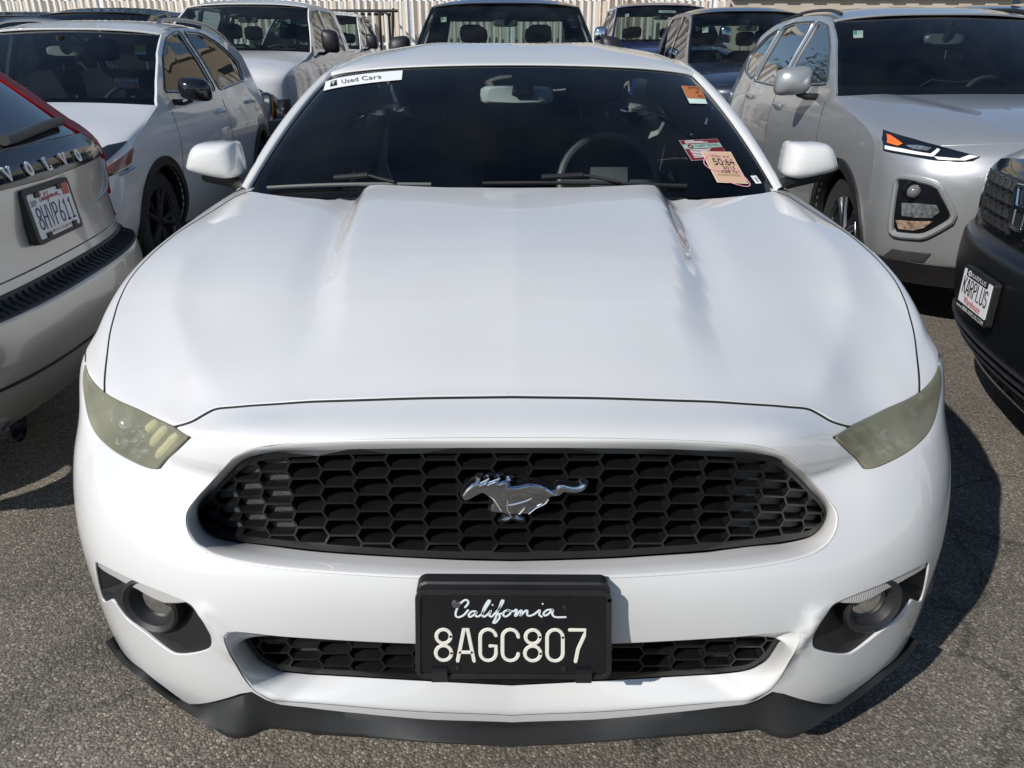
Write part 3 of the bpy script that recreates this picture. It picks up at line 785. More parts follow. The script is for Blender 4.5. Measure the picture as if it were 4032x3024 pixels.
def glyphs(txt, x0, y0, x1, y1, gap=.28):
    n = len(txt); w = (x1-x0)/(n+gap*(n-1)); out = []
    for i, c in enumerate(txt):
        ox = x0+i*w*(1+gap)
        for L in GL[c]: out.append([(ox+p[0]*w, y0+p[1]/2*(y1-y0)) for p in L])
    return out
CURS = [[(575,215),(610,170),(598,136),(560,142),(510,190),(475,260),(472,310),(505,325),(560,300),(610,245)], [(695,258),(650,262),(615,300),(628,322),(670,300),(705,262),(690,300),(710,318),(760,288),(820,200),(852,148),(835,140),(790,210),(766,290),(785,318),(830,288),(862,250),(846,300),(866,318),(900,288),(960,220),(1002,145),(985,140),(955,220),(910,340),(888,385),(918,380),(962,320),(952,292),(990,280)], [(1055,240),(1012,260),(1000,300),(1030,314),(1078,280),(1070,246),(1045,248),(1110,256),(1142,236),(1150,250),(1130,304),(1150,300),(1180,258),(1206,246),(1200,280),(1192,306),(1240,256),(1268,248),(1265,290),(1288,306),(1340,290),(1405,242),(1400,290),(1428,316)], [(1550,236),(1490,240),(1450,275),(1460,302),(1500,286),(1552,236),(1546,286),(1582,318),(1695,318)], [(880,187)], [(1437,172)]]
def cursive(x0, y0, x1, y1):
    A = np.vstack([np.array(l, float) for l in CURS]); mn, mx = A.min(0), A.max(0); out = []
    for l in CURS:
        l = np.array(l, float)
        if len(l) > 2: l = smooth_line(l, 9)
        out.append(np.c_[x0+(l[:, 0]-mn[0])/(mx[0]-mn[0])*(x1-x0), y1-(l[:, 1]-mn[1])/(mx[1]-mn[1])*(y1-y0)])
    return out

# ================================================================ white coupe: lamps, pockets, badge, plate
def lens_mat(name, haze, col):
    m, n, l, b = nm(name); n.remove(b); out = n['Material Output']
    tr = n.new('ShaderNodeBsdfTransparent'); tr.inputs[0].default_value = (.80, .81, .70, 1)
    df = n.new('ShaderNodeBsdfTranslucent'); df.inputs[0].default_value = (*col, 1); d2 = n.new('ShaderNodeBsdfDiffuse'); d2.inputs[0].default_value = (*col, 1)
    mm = n.new('ShaderNodeMixShader'); mm.inputs[0].default_value = .75; l.new(df.outputs[0], mm.inputs[1]); l.new(d2.outputs[0], mm.inputs[2])
    tc = n.new('ShaderNodeTexCoord'); t = n.new('ShaderNodeTexNoise'); t.inputs['Scale'].default_value = 7; t.inputs['Detail'].default_value = 8
    l.new(tc.outputs['Object'], t.inputs['Vector'])
    mr = n.new('ShaderNodeMapRange'); mr.inputs[1].default_value = .3; mr.inputs[2].default_value = .7; mr.inputs[3].default_value = haze-.12; mr.inputs[4].default_value = haze+.12
    l.new(t.outputs[0], mr.inputs[0])
    m1 = n.new('ShaderNodeMixShader'); l.new(mr.outputs[0], m1.inputs[0]); l.new(tr.outputs[0], m1.inputs[1]); l.new(mm.outputs[0], m1.inputs[2])
    gl = n.new('ShaderNodeBsdfGlossy'); gl.inputs['Roughness'].default_value = .12
    fr = n.new('ShaderNodeFresnel'); fr.inputs[0].default_value = 1.45
    m2 = n.new('ShaderNodeMixShader'); l.new(fr.outputs[0], m2.inputs[0]); l.new(m1.outputs[0], m2.inputs[1]); l.new(gl.outputs[0], m2.inputs[2])
    l.new(m2.outputs[0], out.inputs[0]); return m
LENSY = lens_mat('yellowed_lens', .42, (.56, .54, .38))
LAMPBK = mat('lamp_bowl', (.13, .13, .12), .22, metal=.7)
BARL = mat('light_guide', (.90, .87, .62), .35)
lamp_loop = clean(np.vstack([uv_ltop[::-1][:-1] if False else uv_llow, dens(pix([(745, 1720), (685, 1680)]), STP, False)[1:-1], uv_ltop]))
bars_px = [[(560, 1690), (604, 1650)], [(578, 1745), (640, 1672)], [(600, 1795), (682, 1700)]]
for sd_ in (0, 1):
    L = lamp_loop if not sd_ else mirr(lamp_loop)
    hl = empty('headlight', (0, 0, 0)); hl.parent = coupe
    panel('lens', fn_off(.001), [inset(L, .0048)], .02, LENSY, hl, rim=.012, rnd=.004)
    def bowl(uv, L=L):
        d = np.minimum(pdist(uv, L), .06)/.06
        P, N = S(uv); q = P-N*(.012+.055*np.sqrt(d))[:, None]; return q, N
    panel('bowl', bowl, [inset(L, .002)], .015, LAMPBK, hl, rim=0)
    for bp_ in bars_px:
        q = pix(bp_); q = mirr(q) if sd_ else q
        uvb = np.linspace(q[0], q[1], 9); P, N = S(uvb); P = P-N*.0125
        MB().tube(P, [.006, .010, .011, .011, .011, .011, .011, .010, .006], 10).build('light_guide', BARL, hl)
    c = pix([(462, 1668)]); c = mirr(c) if sd_ else c; P, N = S(c); c0 = P[0]-N[0]*.03
    MB().lathe([(0, -.022), (.018, -.019), (.030, -.008), (.036, .01), (.040, .03)], tuple(c0), 'y', 24).build('projector', CHROME if not sd_ else LAMPBK, hl)
    for (px_, py_, r_, tx, tz) in [(430, 1640, .020, -.4, .5), (505, 1690, .022, .3, .7), (395, 1600, .016, -.6, .2), (520, 1745, .018, .1, .3), (455, 1715, .017, -.2, .9), (372, 1540, .014, -.7, .5), (545, 1670, .014, .4, .4)]:
        q = pix([(px_, py_)]); q = mirr(q) if sd_ else q; P, N = S(q); o = Vector(P[0]-N[0]*.026); ax = Vector((tx*(-1 if sd_ else 1), -1, tz)).normalized(); rm_ = ax.to_track_quat('-Y', 'Z').to_matrix()
        fb_ = MB().lathe([(0, .006), (r_*.5, .004), (r_*.9, -.004), (r_, -.008)], seg=7, axis='y'); fb_.V = [tuple(rm_ @ Vector(v)+o) for v in fb_.V]; fb_.build('glint_facet', CHROME, hl, smooth=False)  # small chrome facets added at odd angles to give glints inside the lamp
# turn-signal strip and fog-lamp pocket
sig_low = [(738, 2374), (690, 2379), (640, 2379), (590, 2359), (534, 2326), (445, 2278), (378, 2235), (373, 2206)]
def signal_mat():
    m, n, l, b = nm('ribbed_signal_lens')
    b.inputs['Roughness'].default_value = .12; b.inputs['Metallic'].default_value = .45; b.inputs['Coat Weight'].default_value = 1.0
    tc = n.new('ShaderNodeTexCoord'); wv = n.new('ShaderNodeTexWave'); wv.inputs['Scale'].default_value = 60; wv.inputs['Distortion'].default_value = .2
    l.new(tc.outputs['Object'], wv.inputs['Vector']); bp = n.new('ShaderNodeBump'); bp.inputs['Strength'].default_value = .3; bp.inputs['Distance'].default_value = .003
    l.new(wv.outputs['Fac'], bp.inputs['Height']); l.new(bp.outputs[0], b.inputs['Normal'])
    r = n.new('ShaderNodeValToRGB'); r.color_ramp.elements[0].color = (.70, .69, .67, 1); r.color_ramp.elements[1].color = (.88, .87, .85, 1); l.new(wv.outputs['Fac'], r.inputs[0]); l.new(r.outputs[0], b.inputs['Base Color'])
    return m
SIGL = signal_mat()
sig_loop = np.vstack([pix(fog_out[:5]), pix(sig_low)[:-1]]); sig_loop = clean(dens(sig_loop, STP))
FOGGL = glass('fog_glass', (.75, .77, .78))
for sd_ in (0, 1):
    L = mirr(f_l) if sd_ else f_l; G = mirr(sig_loop) if sd_ else sig_loop
    fb = empty('fog_lamp_pocket', (0, 0, 0)); fb.parent = coupe
    cuv = pix([(590, 2412)]); cuv = mirr(cuv) if sd_ else cuv
    fc, fnn = S(cuv); fc = fc[0]
    slot = pix([(402, 2300)]); slot = mirr(slot) if sd_ else slot; slot = slot[0]
    def pocket(uv, L=L, cuv=cuv, slot=slot):
        d = pdist(uv, L); P, N = S(uv)
        r = np.linalg.norm((uv-cuv[0])*[1, 1], axis=1)
        dep = .003+.035*sstep(0, .07, d)+.03*np.exp(-(r/.05)**2)+.06*np.exp(-(np.abs(uv[:, 0]-slot[0])/.022)**2)*sstep(0, .02, d)
        return P-N*dep[:, None]+[0, 0, 0], N
    panel('bezel', lambda uv: pocket(uv), [inset(L, .002)], .012, MATTEP, fb, rim=0)
    panel('turn_signal', fn_off(-.004), [inset(G, .002)], .012, SIGL, fb, rim=.02, rnd=.004)
    o = fc+np.array([0, .045, 0])
    ax = Vector((0.25*(1 if sd_ else -1), -1, .02)).normalized(); q = ax.to_track_quat('-Y', 'Z').to_matrix()
    ring = MB().lathe([(.038, .012), (.040, -.012), (.046, -.028), (.055, -.034), (.060, -.03), (.064, -.01), (.066, .02)], seg=40, axis='y')
    ring.V = [tuple(q @ Vector(v)+Vector(o)) for v in ring.V]; ring.build('fog_lamp_ring', BLACKP, fb)
    bw = MB().lathe([(.04, -.004), (.034, .012), (.02, .024), (0, .028)], seg=32, axis='y'); bw.V = [tuple(q @ Vector(v)+Vector(o)) for v in bw.V]; bw.build('fog_lamp_reflector', CHROME, fb)
    ln = MB().lathe([(.041, -.010), (.03, -.017), (.015, -.020), (0, -.021)], seg=32, axis='y'); ln.V = [tuple(q @ Vector(v)+Vector(o)) for v in ln.V]; ln.build('fog_lamp_lens', FOGGL, fb)
    bl = MB().lathe([(.0, -.006), (.010, -.002), (.012, .012)], seg=16, axis='y'); bl.V = [tuple(q @ Vector(v)+Vector(o)) for v in bl.V]; bl.build('bulb', CHROME, fb)

# running-horse badge
HZ = [(160,390),(230,290),(310,212),(375,182),(385,160),(412,132),(442,125),(436,172),(424,205),(500,172),(592,120),(552,190),(640,152),(757,120),(717,186),(800,158),(922,150),(858,208),(910,216),(862,240),(950,250),(1050,238),(1200,205),(1330,215),(1450,260),(1560,332),(1596,350),(1600,318),(1622,262),(1660,230),(1720,225),(1800,250),(1900,266),(1980,250),(2050,208),(2088,225),(2080,280),(2020,330),(1930,356),(1830,350),(1742,337),(1702,372),(1660,402),(1532,412),(1500,452),(1450,510),(1350,570),(1250,612),(1212,650),(1182,697),(1100,692),(1040,722),(1012,742),(1052,770),(1102,800),(1100,822),(1000,802),(930,782),(860,822),(762,820),(802,790),(880,760),(890,726),(830,692),(790,682),(640,672),(590,642),(610,580),(630,530),(625,470),(580,420),(500,362),(460,352),(390,392),(300,442),(240,476),(190,470),(155,430)]
hp = on_y([(1780+x*.2532, 1850+y*.2532) for x, y in HZ], lambda x, z: yg_up(x, z)-.024)[:, [0, 2]]
hp = dens(hp, .0015)
if area2(hp) < 0: hp = hp[::-1]
def horse(q):
    zc_ = hp[:, 1].mean()
    def pos(q):
        d = np.where(pip(q, hp), pdist(q, hp), 0); h = np.clip(d/.0032, 0, 1)
        return np.c_[q[:, 0], yg_up(q[:, 0], q[:, 1])-.024-.0045*(1-(1-h)**1.6)+.9*(q[:, 1]-zc_)**2-.10*(q[:, 1]-zc_), q[:, 1]]
    P = pos(q); e = 3e-4
    du = pos(q+[e, 0])-pos(q-[e, 0]); dv = pos(q+[0, e])-pos(q-[0, e]); N = np.cross(du, dv); N /= np.linalg.norm(N, axis=1)[:, None]+1e-12
    N = np.where(N[:, 1:2] > 0, -N, N)
    return P, N
panel('horse_badge', horse, [hp], .0014, mat('dark_chrome', (.50, .52, .55), .05, metal=1.0), coupe, rim=.010, rnd=.0004, label='chrome running horse badge on the grille')
BRC = mat('highlight_chrome', (.92, .93, .95), .12, metal=.85)  # bright raised strokes build the badge's highlights into its shape
for L_ in ([(870,548),(950,540),(1100,500),(1180,470),(1235,438)], [(870,480),(858,540),(862,600),(900,690)], [(1130,590),(1090,640),(1040,690)], [(480,340),(560,390),(640,450),(700,530),(770,640)], [(390,226),(520,232),(660,236),(780,248)], [(830,285),(980,296),(1200,250),(1330,250),(1450,300),(1570,370)], [(1500,456),(1440,530),(1300,600),(1190,685)], [(1640,262),(1720,250),(1880,285),(1990,275),(2060,235)], [(180,400),(240,320),(330,235)], [(720,375),(790,320),(830,290)], [(440,205),(570,140)], [(570,195),(740,135)]):
    q_ = on_y([(1780+x*.2532, 1850+y*.2532) for x, y in L_], lambda x, z: yg_up(x, z)-.0275); MB().tube(smooth_line(q_, .004), .0011, 6).build('badge_highlight', BRC, coupe)
back = inset(hp, -.0035)
panel('badge_backing', lambda q: (np.c_[q[:, 0], yg_up(q[:, 0], q[:, 1])-.0165, q[:, 1]], np.tile([0, -1., 0], (len(q), 1))), [clean(hull(back) if False else back)], .01, GLOSSBLK, coupe, rim=.006, rnd=.0005)

# front plate with black bracket
TL, TR, BR, BL = [at(px, py, y=-.022) for px, py in ((1637, 2318), (2406, 2322), (2404, 2672), (1640, 2668))]
tilt = np.array([0, .0, 0])
pf = Frame(TL, TR, BR, BL, CAM)
plate = empty('number_plate', (0, 0, 0)); plate.parent = coupe; plate['label'] = 'black front plate with raised cream characters 8AGC807'
bk = MB()
for (x0, y0, x1, y1, y_a, y_b) in [(0, 0, 1, 1.04, .0, .03)]:
    P = []
    for (cx, cy, a0) in ((x1-.05, y1-.1, 0), (x0+.05, y1-.1, 90), (x0+.05, y0+.1, 180), (x1-.05, y0+.1, 270)):
        for k in range(6): a = R(a0+k*18); P.append((cx+.05*math.cos(a), cy+.1*math.sin(a)))
    n_ = len(P); P = np.array(P); Pb = P.copy(); Pi = (P-[.5, .52])*[.985, .97]+[.5, .52]
    V = np.vstack([pf(Pi, -.006), pf(P, -.009), pf(P, -.03)])
    bk.add(V, [tuple(range(n_))]+[(r*n_+i, r*n_+(i+1) % n_, (r+1)*n_+(i+1) % n_, (r+1)*n_+i)[::-1] for r in range(2) for i in range(n_)])
bk.build('bracket', BLACKP, plate, smooth=False)
pf.rect('plate_sheet', .022, .03, .978, .97, GLOSSBLK, plate, .001, .004, rad=.012)
fr = []
for (a, b, c, d) in [(.0, .0, 1, .0), (1, 0, 1, 1), (1, 1, 0, 1), (0, 1, 0, 0)]: pass
ringp = arc(.955, .90, .035, .07, 0, 90, 5)+arc(.045, .90, .035, .07, 90, 180, 5)+arc(.045, .10, .035, .07, 180, 270, 5)+arc(.955, .10, .035, .07, 270, 360, 5); ringp.append(ringp[0])
pf.strokes('frame', [ringp], .009, BLACKP, plate, .001, .7)
CREAM = mat('cream_enamel', (.80, .77, .68), .35)
pf.strokes('characters', glyphs('8AGC807', .097, .205, .872, .575, .30), .0066, CREAM, plate, .0012, .35)
pf.strokes('state_script', cursive(.205, .64, .768, .885), .0036, mat('pale_script', (.74, .80, .82), .4), plate, .0012, .15)
for (x, y) in ((.205, .845), (.765, .815), (.215, .125), (.762, .118)):
    big = x < .21 and y > .5
    mb = MB(); c = pf(np.array([[x, y]]), .001)[0]
    mb.lathe([(0, -.004), (.0035 if not big else .006, -.0035), (.0045 if not big else .0075, 0)], tuple(c), 'y', 14); mb.build('bolt', STEEL if big else BLACKP, plate)
for x in (.12, .86):
    MB().box(tuple(pf(np.array([[x, .05]]), .004)[0]), (.027, .010, .022)).build('clip', BLACKP, plate)
# ================================================================ shared car pieces
def wheel(parent, c, r=.34, w=.23, side=1, spokes=5, rimmat=None, name='wheel'):
    """wheel on an x axle; side = +1 outer face towards +x"""
    wl = empty(name, (0, 0, 0)); wl.parent = parent
    s = side; rr = r*.66
    t = MB().lathe([(rr, -w*.46), (r*.90, -w*.5), (r*.975, -w*.42), (r, -w*.25), (r, w*.25), (r*.975, w*.42), (r*.90, w*.5), (rr, w*.46), (rr*.98, w*.3)], (c[0], c[1], c[2]), 'x', 48)
    # tread blocks
    for k in range(48):
        a = 2*math.pi*k/48; q = Matrix.Rotation(a, 3, 'X')
        for dx in (-.28, 0, .28):
            t.box(tuple(Vector(c)+q @ Vector((dx*w, 0, r*1.002))), (w*.2, r*.085, r*.02), q)
    t.build('tyre', RUBBER, wl)
    rm = MB().lathe([(rr, s*w*.45), (rr*.95, s*w*.40), (rr*.93, -s*w*.3), (rr*.2, -s*w*.3), (0, -s*w*.3)], tuple(c), 'x', 40)
    rm.build('rim', mat('wheel_well_metal', (.08, .08, .085), .5, metal=.8), wl)
    sp = MB()
    for k in range(spokes):
        a = 2*math.pi*k/spokes
        for da in (-.16, .16):
            P = [(c[0]+s*w*.33, c[1]+math.cos(a+da*.4)*rr*.12, c[2]+math.sin(a+da*.4)*rr*.12), (c[0]+s*w*.38, c[1]+math.cos(a+da)*rr*.6, c[2]+math.sin(a+da)*rr*.6), (c[0]+s*w*.40, c[1]+math.cos(a+da*1.2)*rr*.97, c[2]+math.sin(a+da*1.2)*rr*.97)]
            sp.tube(P, [rr*.10, rr*.075, rr*.085], 8)
    sp.lathe([(0, s*w*.40), (rr*.16, s*w*.39), (rr*.2, s*w*.30)], tuple(c), 'x', 20)
    sp.lathe([(rr*.99, s*w*.46), (rr*1.01, s*w*.42), (rr*.93, s*w*.36)], tuple(c), 'x', 40)
    sp.build('spokes', rimmat or ALLOY, wl)
    return wl
def seat(parent, x, y, z, m, head=True, w=.5, hname='headrest'):
    mb = MB()
    prof = [(-.06, 0), (-.11, .25), (-.07, .55), (-.03, .60)]
    rows_ = []
    for k, (dy, h) in enumerate([(0, 0), (.02, .2), (.08, .42), (.14, .58), (.16, .62)]):
        ww = w*(.95, 1, .95, .8, .55)[k]/2
        rows_.append([(x-ww, y+dy+.02, z+h), (x-ww*.8, y+dy-.05, z+h), (x, y+dy-.03, z+h), (x+ww*.8, y+dy-.05, z+h), (x+ww, y+dy+.02, z+h), (x+ww*.7, y+dy+.12, z+h), (x-ww*.7, y+dy+.12, z+h)])
    V = [p for r in rows_ for p in r]; n = 7
    mb.add(V, [(r*n+i, r*n+(i+1) % n, (r+1)*n+(i+1) % n, (r+1)*n+i) for r in range(4) for i in range(n)]+[tuple(range(28, 35))])
    mb.build('seat', m, parent)
    if head:
        hb = MB(); V = []; 
        for (h, s_) in [(0, .55), (.02, .9), (.09, 1), (.16, .92), (.185, .6)]:
            for k in range(14):
                a = 2*math.pi*k/14; V.append((x+.135*s_*math.copysign(abs(math.cos(a))**.6, math.cos(a)), y+.20+.055*s_*math.copysign(abs(math.sin(a))**.6, math.sin(a)), z+.68+h))
        hb.add(V, [(r*14+i, r*14+(i+1) % 14, (r+1)*14+(i+1) % 14, (r+1)*14+i) for r in range(4) for i in range(14)]+[tuple(range(14))[::-1], tuple(range(56, 70))])
        hb.build(hname, m, parent)
        for dx in (-.06, .06):
            MB().tube([(x+dx, y+.19, z+.56), (x+dx, y+.2, z+.72)], .006, 6).build('headrest_post', CHROME, parent)
def steering(parent, x, y, z, m=BLACKP, tilt=25, r=.185):
    q = Matrix.Rotation(R(-tilt), 3, 'X')
    P = [Vector((x, y, z))+q @ Vector((math.cos(a)*r, 0, math.sin(a)*r)) for a in np.linspace(0, 2*math.pi, 33)[:-1]]
    mb = MB().tube(P, .015, 8, closed=True)
    for a in (0, 180, 270):
        mb.tube([Vector((x, y, z)), Vector((x, y, z))+q @ Vector((math.cos(R(a))*r, 0, math.sin(R(a))*r))], .016, 6)
    mb.box((x, y, z), (.14, .05, .11), q); mb.build('steering_wheel', m, parent)
def blob(outline, front, layers):
    """soft solid from an x-z outline: layers of (dy, scale)"""
    O = np.asarray(outline, float); c = O.mean(0); n = len(O); V = []; F = []
    c = (O.max(0)+O.min(0))/2; hd = (O.max(0)-O.min(0))/2; an = np.arctan2((O[:, 1]-c[1])/hd[1], (O[:, 0]-c[0])/hd[0]); El = np.c_[np.cos(an)*hd[0], np.sin(an)*hd[1]]
    for dy, s_ in layers:
        w_ = min(1, max(0, (s_-.3)/.7))**.7; V += [(p[0], front+dy, p[1]) for p in c+((O-c)*w_+El*(1-w_))*s_]
    L = len(layers)
    F += [(r*n+i, r*n+(i+1) % n, (r+1)*n+(i+1) % n, (r+1)*n+i) for r in range(L-1) for i in range(n)]
    F += [tuple(range(n)), tuple(range((L-1)*n, L*n))[::-1]]
    return V, F

# ================================================================ white coupe: glass, pillars, roof, mirrors, sides
def wnet(rows_):
    h = np.array(rows_, float); m_ = h[:, :0:-1].copy(); m_[:, :, 0] *= -1; return np.concatenate([m_, h], 1)
wb = np.array([(0, 1.300, .938), (.30, 1.308, .938), (.55, 1.336, .938), (.75, 1.388, .938), (.832, 1.425, .940)])
wt = np.array([(0, 2.02, 1.303), (.25, 2.028, 1.300), (.47, 2.055, 1.291), (.62, 2.095, 1.277), (.692, 2.125, 1.263)])
wr = []
for t in np.linspace(0, 1, 6):
    p = wb*(1-t)+wt*t; b_ = .030*4*t*(1-t)*(1-(np.linspace(0, 1, 5))**2*.25)
    p = p+np.c_[np.zeros(5), -b_*.42, b_*.9]; wr.append(p)
W = Surf(wnet(wr), .2, .165); W.locator(8, 8)
WU, WV_ = (W.nc-1)*.2, (W.nr-1)*.165
def wpix(L): return np.array([W.find(CAM, ray(px, py)) for px, py in L])
wl_ = np.array([(.0, 0), (WU, 0), (WU, WV_), (0, WV_)])
wloop = dens(wl_, .03)
panel('windscreen', W, [wloop], .05, WSHIELD, coupe, rim=.004, rnd=.001)
# black ceramic border, printed inside the pane
inn = np.array([(.10, .07), (.2, .045), (WU/2, .04), (WU-.2, .045), (WU-.10, .07), (WU-.075, WV_*.55), (WU-.14, WV_-.10), (WU-.30, WV_-.062), (WU/2+.25, WV_-.055), (WU/2+.14, WV_-.072), (WU/2-.14, WV_-.072), (WU/2-.25, WV_-.055), (.30, WV_-.062), (.14, WV_-.10), (.075, WV_*.55)])
FRIT = mat('black_glass_border', (.006, .006, .008), .15)
panel('glass_border', lambda uv: (W(uv)[0]-W(uv)[1]*.004, W(uv)[1]), [inset(wloop, .003), smooth_line(np.vstack([inn, inn[:1]]), .02)[:-1]], .05, FRIT, coupe, rim=0)
# A-pillars
for s_ in (-1, 1):
    rr_ = []
    for k, t in enumerate(np.linspace(0, 1, 9)):
        e = W(np.array([[0.0 if s_ < 0 else WU, t*WV_]]))[0][0]
        o = .030+.008*math.sin(math.pi*t)
        rr_.append([(e[0]-s_*.004, e[1]-.002, e[2]+.002), (e[0]+s_*.004, e[1]-.004, e[2]+.012), (e[0]+s_*o*.7, e[1]+.014, e[2]+.015), (e[0]+s_*o*1.15, e[1]+.045, e[2]+.006), (e[0]+s_*o*1.35, e[1]+.10, e[2]-.012), (e[0]+s_*o*1.3, e[1]+.13, e[2]-.03)])
    for (y_, z_, x_) in [(2.30, 1.306, .690), (2.50, 1.321, .690), (2.80, 1.327, .690), (3.1, 1.317, .688), (3.42, 1.275, .685)]:
        e = np.array([s_*x_, y_, z_]); o = .030; rr_.append([(e[0]-s_*.004, e[1], e[2]-.008), (e[0]+s_*.004, e[1], e[2]), (e[0]+s_*o*.7, e[1]+.005, e[2]-.008), (e[0]+s_*o*1.2, e[1]+.01, e[2]-.025), (e[0]+s_*o*1.5, e[1]+.02, e[2]-.045), (e[0]+s_*o*1.6, e[1]+.02, e[2]-.06)])
    nr_ = len(rr_)-1
    A_ = Surf(np.array(rr_), .03, .1); lp = dens(np.array([(0, 0), (5*.03, 0), (5*.03, nr_*.1), (0, nr_*.1)]), .03)
    panel('windscreen_pillar', A_, [lp], .02, WHITE, coupe, rim=0, flip=(s_ < 0))
# roof
xf = np.array([0, .2, .335, .36, .50, .60, .655]); rows_r = []
tops = [W(np.array([[WU/2+u*WU/2, WV_]]))[0][0] for u in (0, .22, .42, .56, .72, .86, .985)]
r0 = [(p[0], p[1]-.004, p[2]+.006) for p in tops]
rows_r.append([(p[0], p[1]+.004, p[2]-.012) for p in r0]); rows_r.append(r0)
def rrow(y, zs, sx=1.0, dy=(0, .002, .005, .009, .014, .02, .028)):
    rows_r.append([(x*sx, y+d, z) for x, z, d in zip([0, .17, .32, .43, .535, .62, .688], zs, dy)])
rrow(2.12, [1.332, 1.331, 1.328, 1.322, 1.313, 1.301, 1.284])
rrow(2.28, [1.362, 1.361, 1.359, 1.351, 1.339, 1.325, 1.304])
rrow(2.48, [1.384, 1.384, 1.385, 1.372, 1.358, 1.342, 1.319])
rrow(2.75, [1.388, 1.388, 1.389, 1.377, 1.363, 1.346, 1.324])
rrow(3.1, [1.376, 1.376, 1.376, 1.365, 1.352, 1.336, 1.314])
rrow(3.45, [1.338, 1.338, 1.336, 1.328, 1.316, 1.298, 1.272])
Rf = Surf(wnet(rows_r), .1, .15); RU, RV = (Rf.nc-1)*.1, (Rf.nr-1)*.15
panel('roof', Rf, [dens(np.array([(0, 0), (RU, 0), (RU, RV), (0, RV)]), .03)], .03, WHITE, coupe, rim=.008, rnd=.003)
# rear window, tail
rw = [[(x*.99, 3.47+.02*x, z) for x, z in zip([0, .2, .335, .36, .50, .62, .685], [1.33, 1.33, 1.33, 1.328, 1.312, 1.29, 1.264])], [(x, 3.85, z) for x, z in zip([0, .2, .335, .36, .50, .62, .70], [1.21, 1.21, 1.207, 1.206, 1.196, 1.18, 1.15])], [(x, 4.25, z) for x, z in zip([0, .2, .335, .36, .50, .62, .72], [1.06, 1.06, 1.06, 1.06, 1.055, 1.045, 1.02])]]
Rw = Surf(wnet(rw), .1, .3); panel('rear_window', Rw, [dens(np.array([(0, 0), (1.2, 0), (1.2, .6), (0, .6)]), .05)], .06, TINTG, coupe, rim=.004)
tl = [[(x, 4.26, z) for x, z in zip([0, .3, .6, .74, .86], [1.055, 1.053, 1.04, 1.0, .97])], [(x, 4.62, z) for x, z in zip([0, .3, .6, .76, .88], [1.045, 1.043, 1.035, 1.0, .95])], [(x, 4.70, z) for x, z in zip([0, .3, .6, .76, .88], [.99, .99, .98, .95, .90])], [(x, 4.74-.1*(x/.9)**3, .62) for x in (0, .3, .6, .78, .90)], [(x, 4.72-.1*(x/.9)**3, .25) for x in (0, .3, .6, .78, .88)]]
Tl = Surf(wnet(tl), .22, .2); panel('tail_panel', Tl, [dens(np.array([(0, 0), (1.76, 0), (1.76, .8), (0, .8)]), .05)], .06, WHITE, coupe, rim=0)
